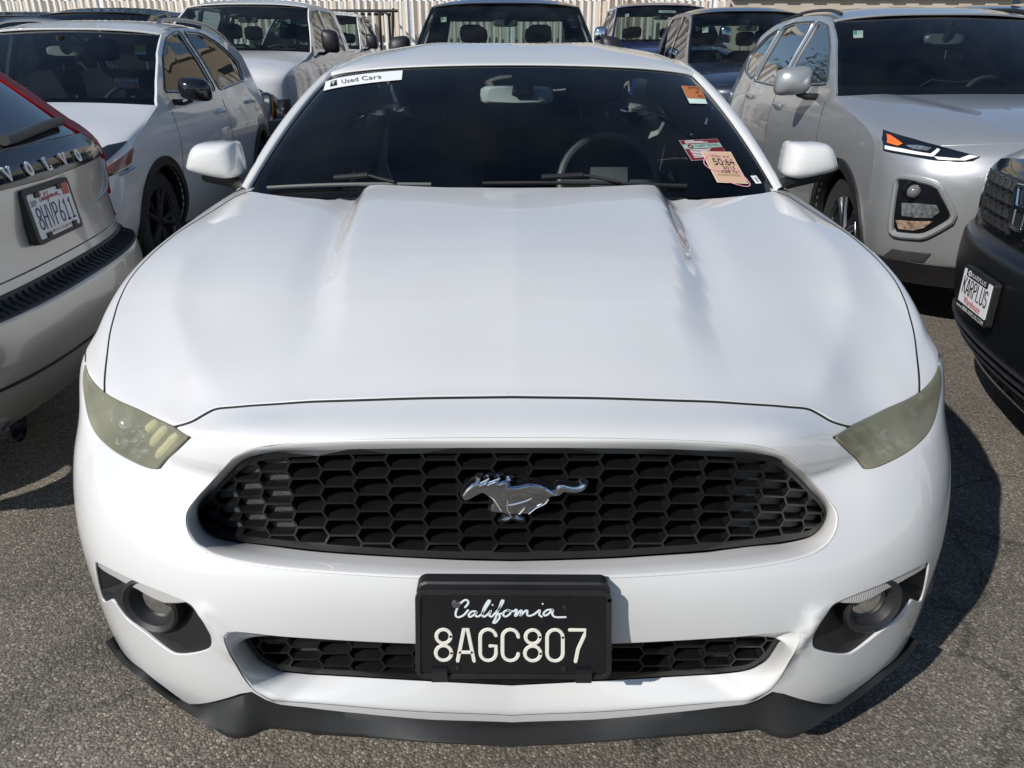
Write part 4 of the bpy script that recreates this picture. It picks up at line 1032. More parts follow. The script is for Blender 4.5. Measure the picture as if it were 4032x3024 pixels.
# sides
ys = [1.45, 1.8, 2.2, 2.7, 3.2, 3.7, 4.2, 4.55, 4.70]
rail = list(zip([.85, .805, .735, .715, .71, .72, .75, .80, .84], ys, [.945, 1.115, 1.265, 1.315, 1.300, 1.205, 1.05, 1.0, .94]))
belt = list(zip([.895, .905, .91, .91, .91, .925, .945, .935, .885], ys, [.915, .925, .93, .94, .955, .985, .99, .965, .90]))
rail = [(a[0], a[1], max(a[2], b[2]+.012)) for a, b in zip(rail, belt)]
for s_ in (-1, 1):
    flip_ = s_ < 0
    def sv(L): return [(s_*p[0], p[1], p[2]) for p in L]
    midg = [((a[0]*.45+b[0]*.55)+.012, a[1], (a[2]+b[2])/2) for a, b in zip(rail, belt)]
    Gs = Surf(np.array([sv(rail), sv(midg), sv(belt)]), .4, .15)
    win = np.array([(.45, .27), (1.0, .03), (1.6, .02), (2.0, .05), (2.1, .10), (1.95, .27), (1.2, .285)])
    win = dens(win, .03)
    panel('quarter_panel', Gs, [dens(np.array([(.02, 0), (3.2, 0), (3.2, .3), (.02, .3)]), .05), win], .05, WHITE, coupe, rim=0, flip=not flip_)
    panel('side_window', lambda uv: (Gs(uv)[0]-Gs(uv)[1]*(.004 if not flip_ else -.004)*(-1), Gs(uv)[1]), [inset(win, .003)], .05, TINTG, coupe, rim=0, flip=not flip_)
    def side3(q):
        y, z = q[:, 0], q[:, 1]
        bx = np.interp(y, [.5, .95, 1.45, 2.2, 3.2, 3.75, 4.2, 4.7], [.950, .960, .958, .940, .945, .965, .965, .90]); tx = np.interp(y, [.5, 1.45, 1.8, 2.7, 3.7, 4.2, 4.7], [.957, .900, .907, .912, .925, .945, .885])
        bz = np.interp(y, [.5, 1.45, 2.7, 3.7, 4.7], [.70, .925, .94, .985, .90])
        t = np.clip((z-.55)/np.maximum(bz-.55, .1), 0, 1.1); x = bx+(tx-bx)*t**2-.06*np.clip((.55-z)/.4, 0, 1)**2
        e = 1e-3
        return s_*x, y, z
    def sfn(q):
        def pos(q): return np.c_[side3(q)]
        P = pos(q); e = 2e-3; du = pos(q+[e, 0])-pos(q-[e, 0]); dv = pos(q+[0, e])-pos(q-[0, e]); N = np.cross(du, dv); N /= np.linalg.norm(N, axis=1)[:, None]
        return P, np.where((N[:, :1]*s_) < 0, -N, N)
    def archp(cy, a0, a1): return [(cy+.375*math.cos(R(a)), .345+.375*math.sin(R(a))) for a in np.linspace(a0, a1, 22)]
    out_ = [(.62, .22)]+[(.56, .40), (.58, .62), (.66, .69), (.8, .765), (.96, .80), (1.25, .82), (1.45, .91), (2.2, .932), (2.7, .94), (3.2, .955), (3.7, .985), (4.2, .99), (4.55, .96), (4.69, .90), (4.69, .30), (4.05, .22)]+archp(3.65, -18, 198)+[(3.2, .21), (1.40, .19)]+archp(.93, -22, 190)[:-1]
    panel('body_side', sfn, [clean(dens(np.array(out_), .03))], .05, WHITE, coupe, rim=.02)
    for cy in (.93, 3.65): wheel(coupe, (s_*.83, cy, .34), .34, .24, s_, 5)
    MB().box((s_*.74, 2.9, .55), (.02, 2.9, .5)).build('inner_sill', DARK, coupe)
MB().box((0, 2.4, .26), (1.5, 4.2, .04)).build('floor_pan', DARK, coupe)
MB().box((0, .62, .52), (1.36, .02, .5)).build('firewall', DARK, coupe)
# cowl and wipers
cw = [[(x, y, z) for x, y, z in [(0, 1.28, .925), (.3, 1.285, .925), (.5, 1.30, .905), (.7, 1.33, .915), (.84, 1.37, .93)]], [(0, 1.36, .94), (.3, 1.37, .94), (.5, 1.39, .93), (.7, 1.44, .935), (.84, 1.49, .935)]]
Cw = Surf(wnet(cw), .2, .1); panel('cowl', Cw, [dens(np.array([(0, 0), (1.6, 0), (1.6, .1), (0, .1)]), .05)], .05, BLACKP, coupe, rim=0)
def on_w(L, lift=.02):
    o_ = []
    for px, py in L:
        uv = W.find(CAM, ray(px, py)); P, N = W(np.array([uv])); n_ = N[0] if N[0][2] > 0 else -N[0]; o_.append(P[0]+n_*lift)
    return np.array(o_)
for tr_ in ([(1325, 722), (1400, 716), (1455, 712), (1500, 724), (1560, 738)], [(2132, 720), (2210, 716), (2290, 712), (2350, 722), (2430, 738)]):
    wp = empty('wiper', (0, 0, 0)); wp.parent = coupe
    P = on_w(tr_, .022); MB().tube(smooth_line(P, .02), .007, 8, flat=.7).build('arm', DARK, wp)
    MB().tube(P[:3], .011, 8, flat=.8).build('arm_head', DARK, wp)
P = on_w([(1060, 751), (1150, 746), (1270, 741), (1440, 737), (1700, 738)], .012); MB().tube(smooth_line(P, .03), .006, 6).build('wiper_blade', mat('faded_rubber', (.09, .09, .09), .6), coupe)
P = on_w([(1900, 732), (2140, 730), (2430, 733), (2700, 742)], .010); MB().tube(smooth_line(P, .03), .006, 6).build('wiper_blade', DARK, coupe)
# door mirrors
mo = [(744, 652), (757, 600), (770, 575), (792, 562), (850, 558), (915, 559), (930, 570), (942, 610), (951, 660), (952, 680), (942, 694), (900, 700), (840, 690), (780, 676), (748, 664)]
for s_ in (-1, 1):
    dm = empty('door_mirror', (0, 0, 0)); dm.parent = coupe
    O = np.array([at(px, py, y=1.53)[[0, 2]] for px, py in mo]); O[:, 0] *= -s_
    O = smooth_line(np.vstack([O, O[:1]]), .012)[:-1]
    V, F = blob(O, 1.50, [(-.040, .06), (-.0395, .25), (-.0375, .45), (-.034, .63), (-.028, .78), (-.018, .89), (-.004, .96), (.02, 1.0), (.08, .99), (.085, .93)])
    mk('mirror_housing', V, F, WHITE, dm, auto=60)
    V, F = blob(O, 1.587, [(0, .93), (.004, .92)]); mk('mirror_glass', V, F, CHROME, dm, smooth=False)
    b0 = at(930, 712, y=1.53); b1 = at(975, 728, y=1.50); b2 = at(800, 690, y=1.53)
    P = [(s_*abs(b2[0]), b2[1]+.02, b2[2]-.004), (s_*abs(b0[0]), b0[1], b0[2]-.006), (s_*.85, 1.49, .945), (s_*.80, 1.50, .935)]
    MB().tube(smooth_line(np.array(P), .02), .026, 10, flat=.75).build('mirror_arm', BLACKP, dm)
# cabin
CAB = mat('cabin_black', (.012, .012, .013), .6, noise=.2, nscale=8)
dash = Surf(wnet([[(0, 1.36, .90), (.4, 1.38, .90), (.72, 1.47, .89)], [(0, 1.62, .90), (.4, 1.62, .905), (.72, 1.68, .89)], [(0, 1.82, .86), (.4, 1.82, .88), (.72, 1.84, .86)], [(0, 1.86, .6), (.4, 1.86, .6), (.72, 1.86, .6)]]), .35, .2)
panel('dashboard', dash, [dens(np.array([(0, 0), (1.4, 0), (1.4, .6), (0, .6)]), .05)], .06, CAB, coupe, rim=0)
SEATM = mat('cabin_leather', (.045, .045, .043), .4)
for x in (-.37, .37): seat(coupe, x, 2.45, .46, SEATM, w=.5)
for x in (-.35, .35): seat(coupe, x, 3.2, .52, SEATM, head=False, w=.56)
steering(coupe, .37, 1.98, .885, mat('wheel_leather', (.14, .14, .135), .45))
MB().box((0, 3.5, .75), (1.4, .02, .6)).build('rear_bulkhead', CAB, coupe)
MB().box((0, 2.75, .30), (1.5, 2.0, .03)).build('cabin_floor', CAB, coupe)
hd = Surf(wnet([[(x, 2.08+.02*i, z-.035) for i, (x, z) in enumerate(zip([0, .3, .55, .66], [1.303, 1.30, 1.285, 1.265]))], [(x, 2.7, z) for x, z in zip([0, .3, .55, .66], [1.35, 1.348, 1.32, 1.28])], [(x, 3.4, z) for x, z in zip([0, .3, .55, .66], [1.30, 1.30, 1.28, 1.24])]]), .2, .3)
panel('headliner', hd, [dens(np.array([(0, 0), (1.2, 0), (1.2, .6), (0, .6)]), .06)], .08, CAB, coupe, rim=0)
# inside mirror
mc = [(1890, 372), (1893, 350), (1910, 340), (2020, 337), (2160, 341), (2178, 352), (2182, 378), (2178, 400), (2150, 410), (2016, 411), (1905, 408), (1893, 398)]
O = np.array([at(px, py, y=1.95)[[0, 2]] for px, py in mc])
V, F = blob(O, 1.95, [(-.012, .8), (-.006, .96), (.01, 1.0), (.02, .97)])
im = empty('inside_mirror', (0, 0, 0)); im.parent = coupe
mk('housing', V, F, mat('pale_grey_plastic', (.85, .88, .85), .5), im, auto=50)
a_ = at(2035, 372, y=1.94)
MB().tube([a_+[0, -.01, 0], at(2040, 330, y=1.95), at(2045, 300, y=2.02)], [.02, .018, .03], 8).build('stalk', BLACKP, im)
MB().box(tuple(at(2062, 352, y=1.925)), (.07, .015, .035)).build('sensor', BLACKP, im)

# ---- stickers on the windscreen
class GlassFrame(Frame):
    """sheet that follows a curved pane"""
    def __init__(s, surf, q, off, toward):
        P, N = surf(np.array(q)); s.su_, s.q_, s.off_ = surf, [np.array(x) for x in q], off
        s.sg = 1 if np.dot(N[0], toward-P[0]) > 0 else -1
        Frame.__init__(s, P[0], P[1], P[2], P[3], toward)
    def __call__(s, uv, off=0.0):
        uv = np.asarray(uv, float); a, b = uv[:, :1], uv[:, 1:2]; TL, TR, BR, BL = s.q_
        P, N = s.su_((1-a)*(1-b)*BL+a*(1-b)*BR+a*b*TR+(1-a)*b*TL)
        return P+N*s.sg*(off+s.off_)
    def rect(s, name, x0, y0, x1, y1, m, parent, off, thick=.0006, rad=0.0, label=None):
        nx = max(1, int((x1-x0)*10)); V = s([(x0+(x1-x0)*i/nx, y) for y in (y0, y1) for i in range(nx+1)], off)
        return mk(name, V, [(i, i+1, nx+2+i, nx+1+i) for i in range(nx)], m, parent, False, label=label)
def wquad(TL, TR, BR, BL, off): return GlassFrame(W, [W.find(CAM, ray(px, py)) for px, py in (TL, TR, BR, BL)], off*.5, CAM)
BLKT = mat('black_print', (.012, .012, .012), .5); GREYT = mat('grey_print', (.05, .05, .055), .5); PAPW = mat('white_paper', (.78, .79, .80), .5)
st = empty('sticker', (0, 0, 0)); st.parent = coupe; st['label'] = 'white Used Cars strip sticker with a black square'
f = wquad((1284, 324), (1586, 280), (1582, 317), (1275, 361), .006)
f.rect('paper', 0, 0, 1, 1, PAPW, st, .0, .0004); f.rect('logo_square', .165, .22, .295, .80, BLKT, st, .0006, .0004)
V = np.array([(.19, .68), (.27, .68), (.268, .60), (.244, .58), (.236, .34), (.228, .34), (.218, .58), (.192, .60)]); mk('logo_mark', f(V, .0012), [tuple(range(8))], WTXT, st, False)
f.text('print', 'Used Cars', .375, .28, .82, .72, GREYT, st, .0012)
st = empty('sticker', (0, 0, 0)); st.parent = coupe; st['label'] = 'orange SMOG OK sticker with a white foot'
f = wquad((2681, 341), (2754, 345), (2784, 412), (2714, 410), .006)
ORG = mat('orange_print', (.50, .16, .045), .5)
f.rect('paper', 0, .0, 1, 1, mat('pale_green_paper', (.62, .78, .70), .5), st, 0, .0004); f.rect('orange_field', 0, .28, 1, 1, ORG, st, .0006, .0004)
f.text('print', 'SMOG', .2, .80, .85, .95, BLKT, st, .0012); f.text('print', 'OK', .5, .34, .85, .47, BLKT, st, .0012)
f.strokes('tick', [[(.42, .62), (.5, .56), (.66, .72)]], .003, BLKT, st, .001)
st = empty('sticker', (0, 0, 0)); st.parent = coupe; st['label'] = 'red THEFT PATROL notice with a pale band'
f = wquad((2672, 555), (2822, 548), (2872, 624), (2722, 635), .004)
WIPB = mat('wiper_black', (.006, .006, .006), .5)
RED = mat('crimson_print', (.16, .012, .02), .5)
f.rect('paper', 0, 0, 1, 1, mat('dull_paper', (.35, .30, .30), .5), st, 0, .0004); f.rect('red_field', .015, .02, .985, .98, RED, st, .0006, .0004); f.rect('pale_band', .015, .55, .985, .77, mat('mint_print', (.26, .42, .35), .5), st, .0012, .0004)
f.text('print', 'THEFT PATROL', .27, .60, .93, .72, BLKT, st, .0018)
f.strokes('emblem', [arc(.17, .66, .05, .07, 0, 360, 12)], .006, RED, st, .0016, .1)
for k, (a, b) in enumerate([(.12, .33), (.10, .55), (.10, .66)]): f.rect('print_line', a, .93-.055*k, b, .955-.055*k, PAPW, st, .0012, .0004)
for k in range(6): f.rect('print_line', .1, .47-.07*k, .62-.06*(k % 3), .50-.07*k, PAPW, st, .0012, .0004)
st = empty('hang_tag', (0, 0, 0)); st.parent = coupe; st['label'] = 'tan 50:64 lot tag scrawled over with pink marker'
f = wquad((2758, 600), (2875, 602), (2945, 728), (2822, 722), .008)
f.rect('paper', 0, 0, 1, 1, mat('cream_edge', (.78, .66, .46), .5), st, 0, .0006); f.rect('tan_field', .02, .02, .98, .98, mat('tan_card', (.60, .40, .26), .5), st, .0006, .0004)
f.text('print', '50:64', .18, .54, .86, .76, BLKT, st, .0014); f.text('print', '2015', .38, .42, .78, .51, GREYT, st, .0014); f.text('print', 'X68 754', .25, .30, .88, .385, GREYT, st, .0014); f.text('print', 'STOCK 26 29', .22, .80, .80, .85, GREYT, st, .0014)
for k in range(26):
    x = .14+k*.0275
    f.rect('barcode_bar', x, .205, x+(.008 if k % 3 else .015), .275, mat('brown_print', (.25, .15, .09), .5), st, .0012, .0003)
PINK = mat('pink_marker', (.85, .33, .45), .5)
f.strokes('marker_scrawl', [smooth_line(np.array(l), .05) for l in ([(.06, .80), (.2, .88), (.4, .88), (.62, .76), (.86, .66)], [(.06, .80), (-.05, .70), (-.10, .56), (-.02, .42), (.12, .36), (.35, .38), (.58, .41), (.80, .35), (.95, .22), (1.05, .02), (.95, -.08), (.72, -.08), (.45, -.02), (.28, .04)])], .0035, PINK, st, .0016, .1)
st = empty('sticker', (0, 0, 0)); st.parent = coupe; st['label'] = 'small white barcode label low on the glass'
f = wquad((2953, 694), (2976, 693), (2998, 723), (2975, 725), .004); f.rect('paper', 0, 0, 1, 1, PAPW, st, 0, .0004)
for k in range(6): f.rect('barcode_bar', .3, .2+k*.1, .7, .25+k*.1, GREYT, st, .0006, .0003)
# ================================================================ the other vehicles
adopt(coupe)
FR = np.array([0, .2, .4, .58, .73, .85, .93, .98, 1.0])
SEAM = mat('panel_gap', (.01, .01, .011), .8)
def round_poly(P, r, n=4):
    P = np.array(P, float); m = len(P); Q = []
    if m > 12: return P
    for i in range(m):
        a, b, c_ = P[i-1], P[i], P[(i+1) % m]; u = a-b; v = c_-b; lu, lv = np.linalg.norm(u), np.linalg.norm(v); d = min(r, lu*.4, lv*.4)
        s, t = b+u/lu*d, b+v/lv*d
        for k in np.linspace(0, 1, n): Q.append((1-k)**2*s+2*k*(1-k)*b+k*k*t)
    return np.array(Q)
class Car:
    """one vehicle; local frame: nose at y=0 pointing -y, z up"""
    def __init__(c, name, loc, rz, label, cat, paint_, hw, zs, xs, group=None, taper=((0, 0), (1, 0))):
        c.root = empty(name, loc, rz); tag(c.root, label, cat, group)
        c.T = np.array([loc[0], loc[1], loc[2] if len(loc) > 2 else 0.0]); c.rz = rz; c.m = paint_; c.hw = hw; c.rim = None
        c.zs, c.xs = np.array(zs, float), np.array(xs, float); c.taper = np.array(taper, float)
    def X(c, y, z):
        t = np.interp(z, c.zs, np.arange(len(c.zs)))
        x = spl(c.xs[:, None], t)[:, 0]
        return c.hw+x-np.interp(y, c.taper[:, 0], c.taper[:, 1])
    def X1(c, y, z): return float(c.X(np.array([y]), np.array([z]))[0])
    def ray(c, px, py):
        co, si = math.cos(-c.rz), math.sin(-c.rz)
        def rot(v): return np.array([v[0]*co-v[1]*si, v[0]*si+v[1]*co, v[2]])
        return rot(CAM-c.T), rot(ray(px, py))
    def world(c, p):
        co, si = math.cos(c.rz), math.sin(c.rz); return np.array([p[0]*co-p[1]*si, p[0]*si+p[1]*co, p[2]])+c.T
    # -- sides with window and wheel openings
    def sides(c, outline, windows=(), arches=(), ar=.37, az=.34, seams=(), handles=(), glassm=None, trim=None, clad=None, which=(-1, 1), step=.07):
        # arches are cut where the outline holds the marker ('arch')
        out = []
        for p in outline:
            if isinstance(p, tuple) and p[0] == 'arch':
                cy = p[1]; zb = p[2]; a0 = math.degrees(math.asin((zb-az)/ar))
                out += [(cy+ar*math.cos(R(a)), az+ar*math.sin(R(a))) for a in np.linspace(a0, 180-a0, 25)]
            else: out.append(p)
        lo = clean(dens(np.array(out, float), .05))
        for s in which:
            def fn(q, s=s):
                def pos(q): return np.c_[s*c.X(q[:, 0], q[:, 1]), q[:, 0], q[:, 1]]
                e = 3e-3; A = pos(q); du = pos(q+[e, 0])-pos(q-[e, 0]); dv = pos(q+[0, e])-pos(q-[0, e]); N = np.cross(du, dv); N /= np.linalg.norm(N, axis=1)[:, None]
                return A, np.where(N[:, :1]*s < 0, -N, N)
            c.side_fn = fn
            windows = [round_poly(w_, .035) for w_ in windows]
            wl = [clean(dens(smooth_line(np.vstack([np.array(w_), w_[:1]]), .06)[:-1] if False else np.array(w_, float), .05)) for w_ in windows]
            panel('body_side', fn, [lo]+wl, step, c.m, c.root, rim=.02, rnd=.006)
            for w_ in wl:
                panel('side_window', lambda q: (fn(q)[0]-fn(q)[1]*.008, fn(q)[1]), [inset(w_, .002)], .12, glassm or TINTG, c.root, rim=0)
                if trim:
                    A, N = fn(inset(w_, -.006)); MB().tube(A+N*.002, .007, 6, closed=True).build('window_trim', trim, c.root)
            for sm in seams:
                A, N = fn(dens(np.array(sm, float), .04, False)); MB().tube(A-N*.001, .0028, 5).build('door_gap', SEAM, c.root)
            for (hy, hz) in handles:
                A, N = fn(np.array([[hy-.10, hz], [hy-.07, hz+.005], [hy, hz+.008], [hy+.07, hz+.008], [hy+.10, hz+.004]])); A = A+N*np.array([.004, .02, .028, .02, .004])[:, None]
                MB().tube(smooth_line(A, .02), .013, 8, flat=1.2).build('door_handle', c.m, c.root)
            for cy in arches:
                if clad:
                    aa = np.linspace(-20, 200, 30); wdt = clad
                    q0 = np.array([(cy+ar*.985*math.cos(R(a)), az+ar*.985*math.sin(R(a))) for a in aa]); q1 = np.array([(cy+(ar+wdt)*math.cos(R(a)), az+(ar+wdt)*math.sin(R(a))) for a in aa])
                    A0, N0 = fn(q0); A1, N1 = fn(q1); V = np.vstack([A0-N0*.05, A0+N0*.012, A1+N1*.014, A1]); n = len(aa)
                    F = [(k*n+i, k*n+i+1, (k+1)*n+i+1, (k+1)*n+i) for k in range(3) for i in range(n-1)]
                    mk('arch_trim', V, F if s > 0 else [f[::-1] for f in F], BLACKP if c.m is not WHITE else GLOSSBLK, c.root, auto=40)
                xw = c.X1(cy, .4)
                wheel(c.root, (s*(xw-.13), cy, az), ar-.035, .22, s, 5, c.rim)
        n_ = MB(); n_.box((0, np.mean([p[0] for p in out]), .55), (c.hw*1.25, 2.6, .55)); n_.build('underbody', DARK, c.root)
    # -- front sheet: fascia and hood
    def front(c, face, hoodr, p=2.6, kshut=None, mats=None, build=True, disp=None, pw=3.0):
        rows_ = []
        pl = 1-(1-FR**p)**(1/p)
        for (yc, zc, ye, ze) in face+hoodr:
            xe = c.X1(ye, ze)
            rows_.append([(f*xe, yc+(ye-yc)*q, zc+(ze-zc)*f**pw) for f, q in zip(FR, pl)])
        c.S = Surf(wnet(rows_), .12, .12, disp); c.S.locator(8, 8); c.SU, c.SVm = (c.S.nc-1)*.12, (c.S.nr-1)*.12
        k = (len(face)-1+.35)*.12 if kshut is None else kshut*.12
        c.k = k
        if build:
            panel('front_fascia', c.S, [dens(np.array([(0, 0), (c.SU, 0), (c.SU, k-.003), (0, k-.003)]), .06)], .05, mats or c.m, c.root, rim=.01)
            panel('hood', c.S, [dens(np.array([(0, k+.003), (c.SU, k+.003), (c.SU, c.SVm), (0, c.SVm)]), .06)], .05, c.m, c.root, rim=.01)
    def spix(c, L, S_=None):
        S_ = S_ or c.S; o = []
        for px, py in L:
            a, d = c.ray(px, py); o.append(S_.find(a, d))
        return np.array(o)
    def sxz(c, L):                      # front-view outline (x, z) in metres
        return np.array([c.S.find(np.array([x, -3.0, z]), np.array([0, 1., 0])) for x, z in L])
    def over(c, name, uv, m, off=.006, rim=.012, parent=None, step=.04, dens_=.02, S_=None, label=None, rnd=.003):
        S_ = S_ or c.S
        return panel(name, lambda q: (S_(q)[0]+S_(q)[1]*off, S_(q)[1]), [clean(dens(uv, dens_))], step, m, parent or c.root, rim=rim, label=label, rnd=rnd)
    # -- glasshouse
    def screen(c, base, head, dyb=.16, dyh=.06, dzb=.0, dzh=.025, bulge=.03, gl=None, name='windscreen', inx=.012, border=.05, rear=False):
        (yb, zb), (yh, zh) = base, head; xb, xh = c.X1(yb, zb)-inx, c.X1(yh, zh)-inx; sg = -1 if not rear else 1
        F5 = np.array([0, .35, .65, .88, 1.0]); rows_ = []
        A = np.array([(f*xb, yb+sg*dyb*(1-f**2), zb+dzb*(1-f**2)) for f in F5]); B = np.array([(f*xh, yh+sg*dyh*(1-f**2), zh+dzh*(1-f**2)) for f in F5])
        for t in np.linspace(0, 1, 5):
            q = A*(1-t)+B*t; b_ = bulge*4*t*(1-t)*(1-F5**2*.5); rows_.append(q+np.c_[np.zeros(5), sg*b_*.6, b_*.7])
        w = Surf(wnet(rows_), xb/4, .18); w.locator(6, 6)
        U, V_ = 8*xb/4, 4*.18
        lp = dens(np.array([(0, 0), (U, 0), (U, V_), (0, V_)]), .05)
        panel(name, w, [lp], .1, gl or CLEARG, c.root, rim=.004, rnd=.001, flip=rear)
        if border:
            b_ = border; inn_ = np.array([(b_, b_*1.3), (U-b_, b_*1.3), (U-b_, V_-b_*1.2), (U-b_*1.5, V_-b_*.9), (b_*1.5, V_-b_*.9), (b_, V_-b_*1.2)])
            panel('glass_border', lambda q: (w(q)[0]-w(q)[1]*(.005 if not rear else -.005), w(q)[1]), [inset(lp, .004), clean(dens(inn_, .05))], .1, FRIT, c.root, rim=0, flip=rear)
        if not rear: c.W = w
        return w
    def roof(c, stations, crown=.045, rail=None, name='roof'):
        """stations: (y, rail z); crown above the rail"""
        rows_ = []
        F7 = np.array([0, .3, .55, .75, .9, 1.0])
        for k, (y, zr, cr, dy) in enumerate(stations):
            xe = c.X1(y, zr); rows_.append([(f*xe, y+dy*(1-f**2), zr+cr*(1-f**3.2)) for f in F7])
        r_ = Surf(wnet(rows_), .13, .2); U, V_ = (r_.nc-1)*.13, (r_.nr-1)*.2
        panel(name, r_, [dens(np.array([(0, 0), (U, 0), (U, V_), (0, V_)]), .06)], .07, c.m, c.root, rim=.012, rnd=.004)
        c.Rf = r_; return r_
    def mirror(c, y, z, w=.22, h=.17, m=None, which=(-1, 1), arm=True, out=.06, tall=False, name='door_mirror', glassf=True):
        for s in which:
            dm = empty(name, (0, 0, 0)); dm.parent = c.root
            x0 = c.X1(y, z-.05)+out
            O = []
            for k in range(24):
                a = 2*math.pi*k/24; O.append((s*(x0+w/2)+w/2*math.copysign(abs(math.cos(a))**.55, math.cos(a)), z+h/2*math.copysign(abs(math.sin(a))**.6, math.sin(a))-.10*h*math.cos(a)*s))
            V, F = blob(O, y, [(-.060, .08), (-.058, .25), (-.053, .45), (-.044, .63), (-.032, .78), (-.018, .89), (0, .97), (.02, 1.0), (.05, 1.0), (.065, .96)])
            mk('mirror_housing', V, F, m or c.m, dm, auto=55)
            V, F = blob(O, y+.068, [(0, .9), (.003, .89)]); mk('mirror_glass', V, F, CHROME, dm, smooth=False)
            MB().tube([(s*(x0+w*.35), y+.02, z-h*.42), (s*(x0+.02), y+.02, z-h*.55), (s*(x0-out-.02), y+.02, z-h*.55)], .03, 8, flat=.7).build('mirror_arm', BLACKP, dm)
    def cabin(c, ydash, yseat, zseat, m, zb, rear=True, yback=None, wheelx=.38, headh=True, sw=.5):
        x = c.X1(ydash+.3, zb-.1)-.06
        d = Surf(wnet([[(0, ydash-.1, zb-.05), (x*.6, ydash-.05, zb-.05), (x, ydash, zb-.05)], [(0, ydash+.3, zb-.02), (x*.6, ydash+.3, zb-.02), (x, ydash+.3, zb-.03)], [(0, ydash+.5, zb-.07), (x*.6, ydash+.5, zb-.05), (x, ydash+.5, zb-.07)], [(0, ydash+.55, zb-.4), (x*.6, ydash+.55, zb-.4), (x, ydash+.55, zb-.4)]]), .35, .2)
        panel('dashboard', d, [dens(np.array([(0, 0), (1.4, 0), (1.4, .6), (0, .6)]), .06)], .1, m, c.root, rim=0)
        for sx in (-.38, .38): seat(c.root, sx, yseat, zseat, m, w=sw)
        if rear:
            for sx in (-.36, .36): seat(c.root, sx, yseat+.85, zseat, m, w=.55)
        steering(c.root, wheelx, yseat-.46, zb-.06, m)
        MB().box((0, (ydash+(yback or yseat+1.4))/2, zseat-.1), (2*x, (yback or yseat+1.4)-ydash, .04)).build('cabin_floor', m, c.root)
    def inside_mirror(c, y, z, m=None):
        O = [(.13*math.copysign(abs(math.cos(a))**.5, math.cos(a)), z+.035*math.copysign(abs(math.sin(a))**.6, math.sin(a))) for a in np.linspace(0, 2*math.pi, 21)[:-1]]
        V, F = blob(O, y, [(-.012, .85), (0, 1), (.02, .97)]); mk('inside_mirror', V, F, m or mat('grey_mirror_back', (.10, .11, .11), .4), c.root, auto=50)
        MB().tube([(0, y-.01, z), (0, y-.04, z+.05), (0, y-.03, z+.09)], [.02, .02, .035], 8).build('mirror_stalk', BLACKP, c.root)
    def wq(c, TL, TR, BR, BL, off=-.01):
        return GlassFrame(c.W, [c.spix([p], c.W)[0] for p in (TL, TR, BR, BL)], off, c.ray(0, 0)[0])
    def sticker(c, TL, TR, BR, BL, kind, off=-.01):
        f = c.wq(TL, TR, BR, BL, off); st = empty('sticker', (0, 0, 0)); st.parent = c.root
        if kind in ('orange', 'yellow'):
            st['label'] = kind+' SMOG sticker with a white foot'
            f.rect('paper', 0, 0, 1, 1, PAPW, st, 0); f.rect('colour_field', 0, .3, 1, 1, ORG if kind == 'orange' else mat('yellow_print', (.75, .48, .05), .5), st, .0008)
            f.text('print', 'SMOG', .1, .76, .9, .92, BLKT, st, .0016); f.text('print', 'OK', .3, .36, .75, .52, BLKT, st, .0016)
        elif kind == 'theft':
            st['label'] = 'orange-red THEFT PATROL notice with a pale band'
            f.rect('paper', 0, 0, 1, 1, PAPW, st, 0); f.rect('red_field', .02, .03, .98, .97, mat('faded_red_print', (.55, .15, .07), .5), st, .0008); f.rect('pale_band', .02, .56, .98, .80, PAPW, st, .0014)
            f.text('print', 'THEFT PATROL', .1, .6, .92, .75, RED, st, .002)
            for k in range(4): f.rect('print_line', .1, .42-.1*k, .8-.08*(k % 2), .46-.1*k, PAPW, st, .0014)
        elif kind == 'green':
            st['label'] = 'small white window sticker with a green corner'
            f.rect('paper', 0, 0, 1, 1, PAPW, st, 0); f.rect('green_corner', .05, .45, .42, .95, mat('green_print', (.08, .40, .22), .5), st, .0008)
            for k in range(3): f.rect('print_line', .5, .8-.14*k, .9, .85-.14*k, mat('pale_green_print', (.35, .6, .45), .5), st, .0008)
        elif kind == 'white':
            st['label'] = 'plain white paper sticker'
            f.rect('paper', 0, 0, 1, 1, PAPW, st, 0); f.rect('print_line', .2, .3, .8, .5, GREYT, st, .0008)

# ---------------------------------------------------------------- paints
PEARL = paint('pearl_white_paint', (0.72, 0.735, 0.75), rough=.4, dirt=.08)
TRUCKW = paint('truck_white_paint', (0.76, 0.765, 0.77), rough=.42, dirt=.10)
SILVER = paint('silver_paint', (0.43, 0.445, 0.46), metal=.5, rough=.36, dirt=.06)
CHAMP = paint('champagne_silver_paint', (0.56, 0.56, 0.55), metal=.5, rough=.36, dirt=.10)
NAVY = paint('navy_paint', (0.018, 0.024, 0.045), metal=.3, rough=.35, dirt=.1)
BLUE = paint('royal_blue_paint', (0.012, 0.022, 0.14), metal=.35, rough=.33, dirt=.1)
BLACKC = paint('blue_black_paint', (0.010, 0.012, 0.022), metal=.2, rough=.35, dirt=.1)
GREYC = paint('charcoal_paint', (0.05, 0.052, 0.055), metal=.5, rough=.35, dirt=.1)
LAMPW = mat('clear_lamp_reflector', (.62, .64, .66), .12, metal=.9)
LAMPD = mat('dark_lamp_glass', (.02, .025, .035), .06, coat=1.0)
AMBER = mat('amber_lamp', (.75, .20, .03), .2, coat=.6)
REDL = mat('red_lamp', (.42, .012, .014), .35, spec=.15)
TANI = mat('tan_cabin', (.28, .25, .20), .6); GREYI = mat('grey_cabin', (.05, .052, .055), .65)
def c1(x, y): return (x*.5425, y*.5425)
def c2z(x, y): return (3032+.7236*x, 500+.7236*y)
def c4(x, y): return (2832+.5425*x, .5425*y)
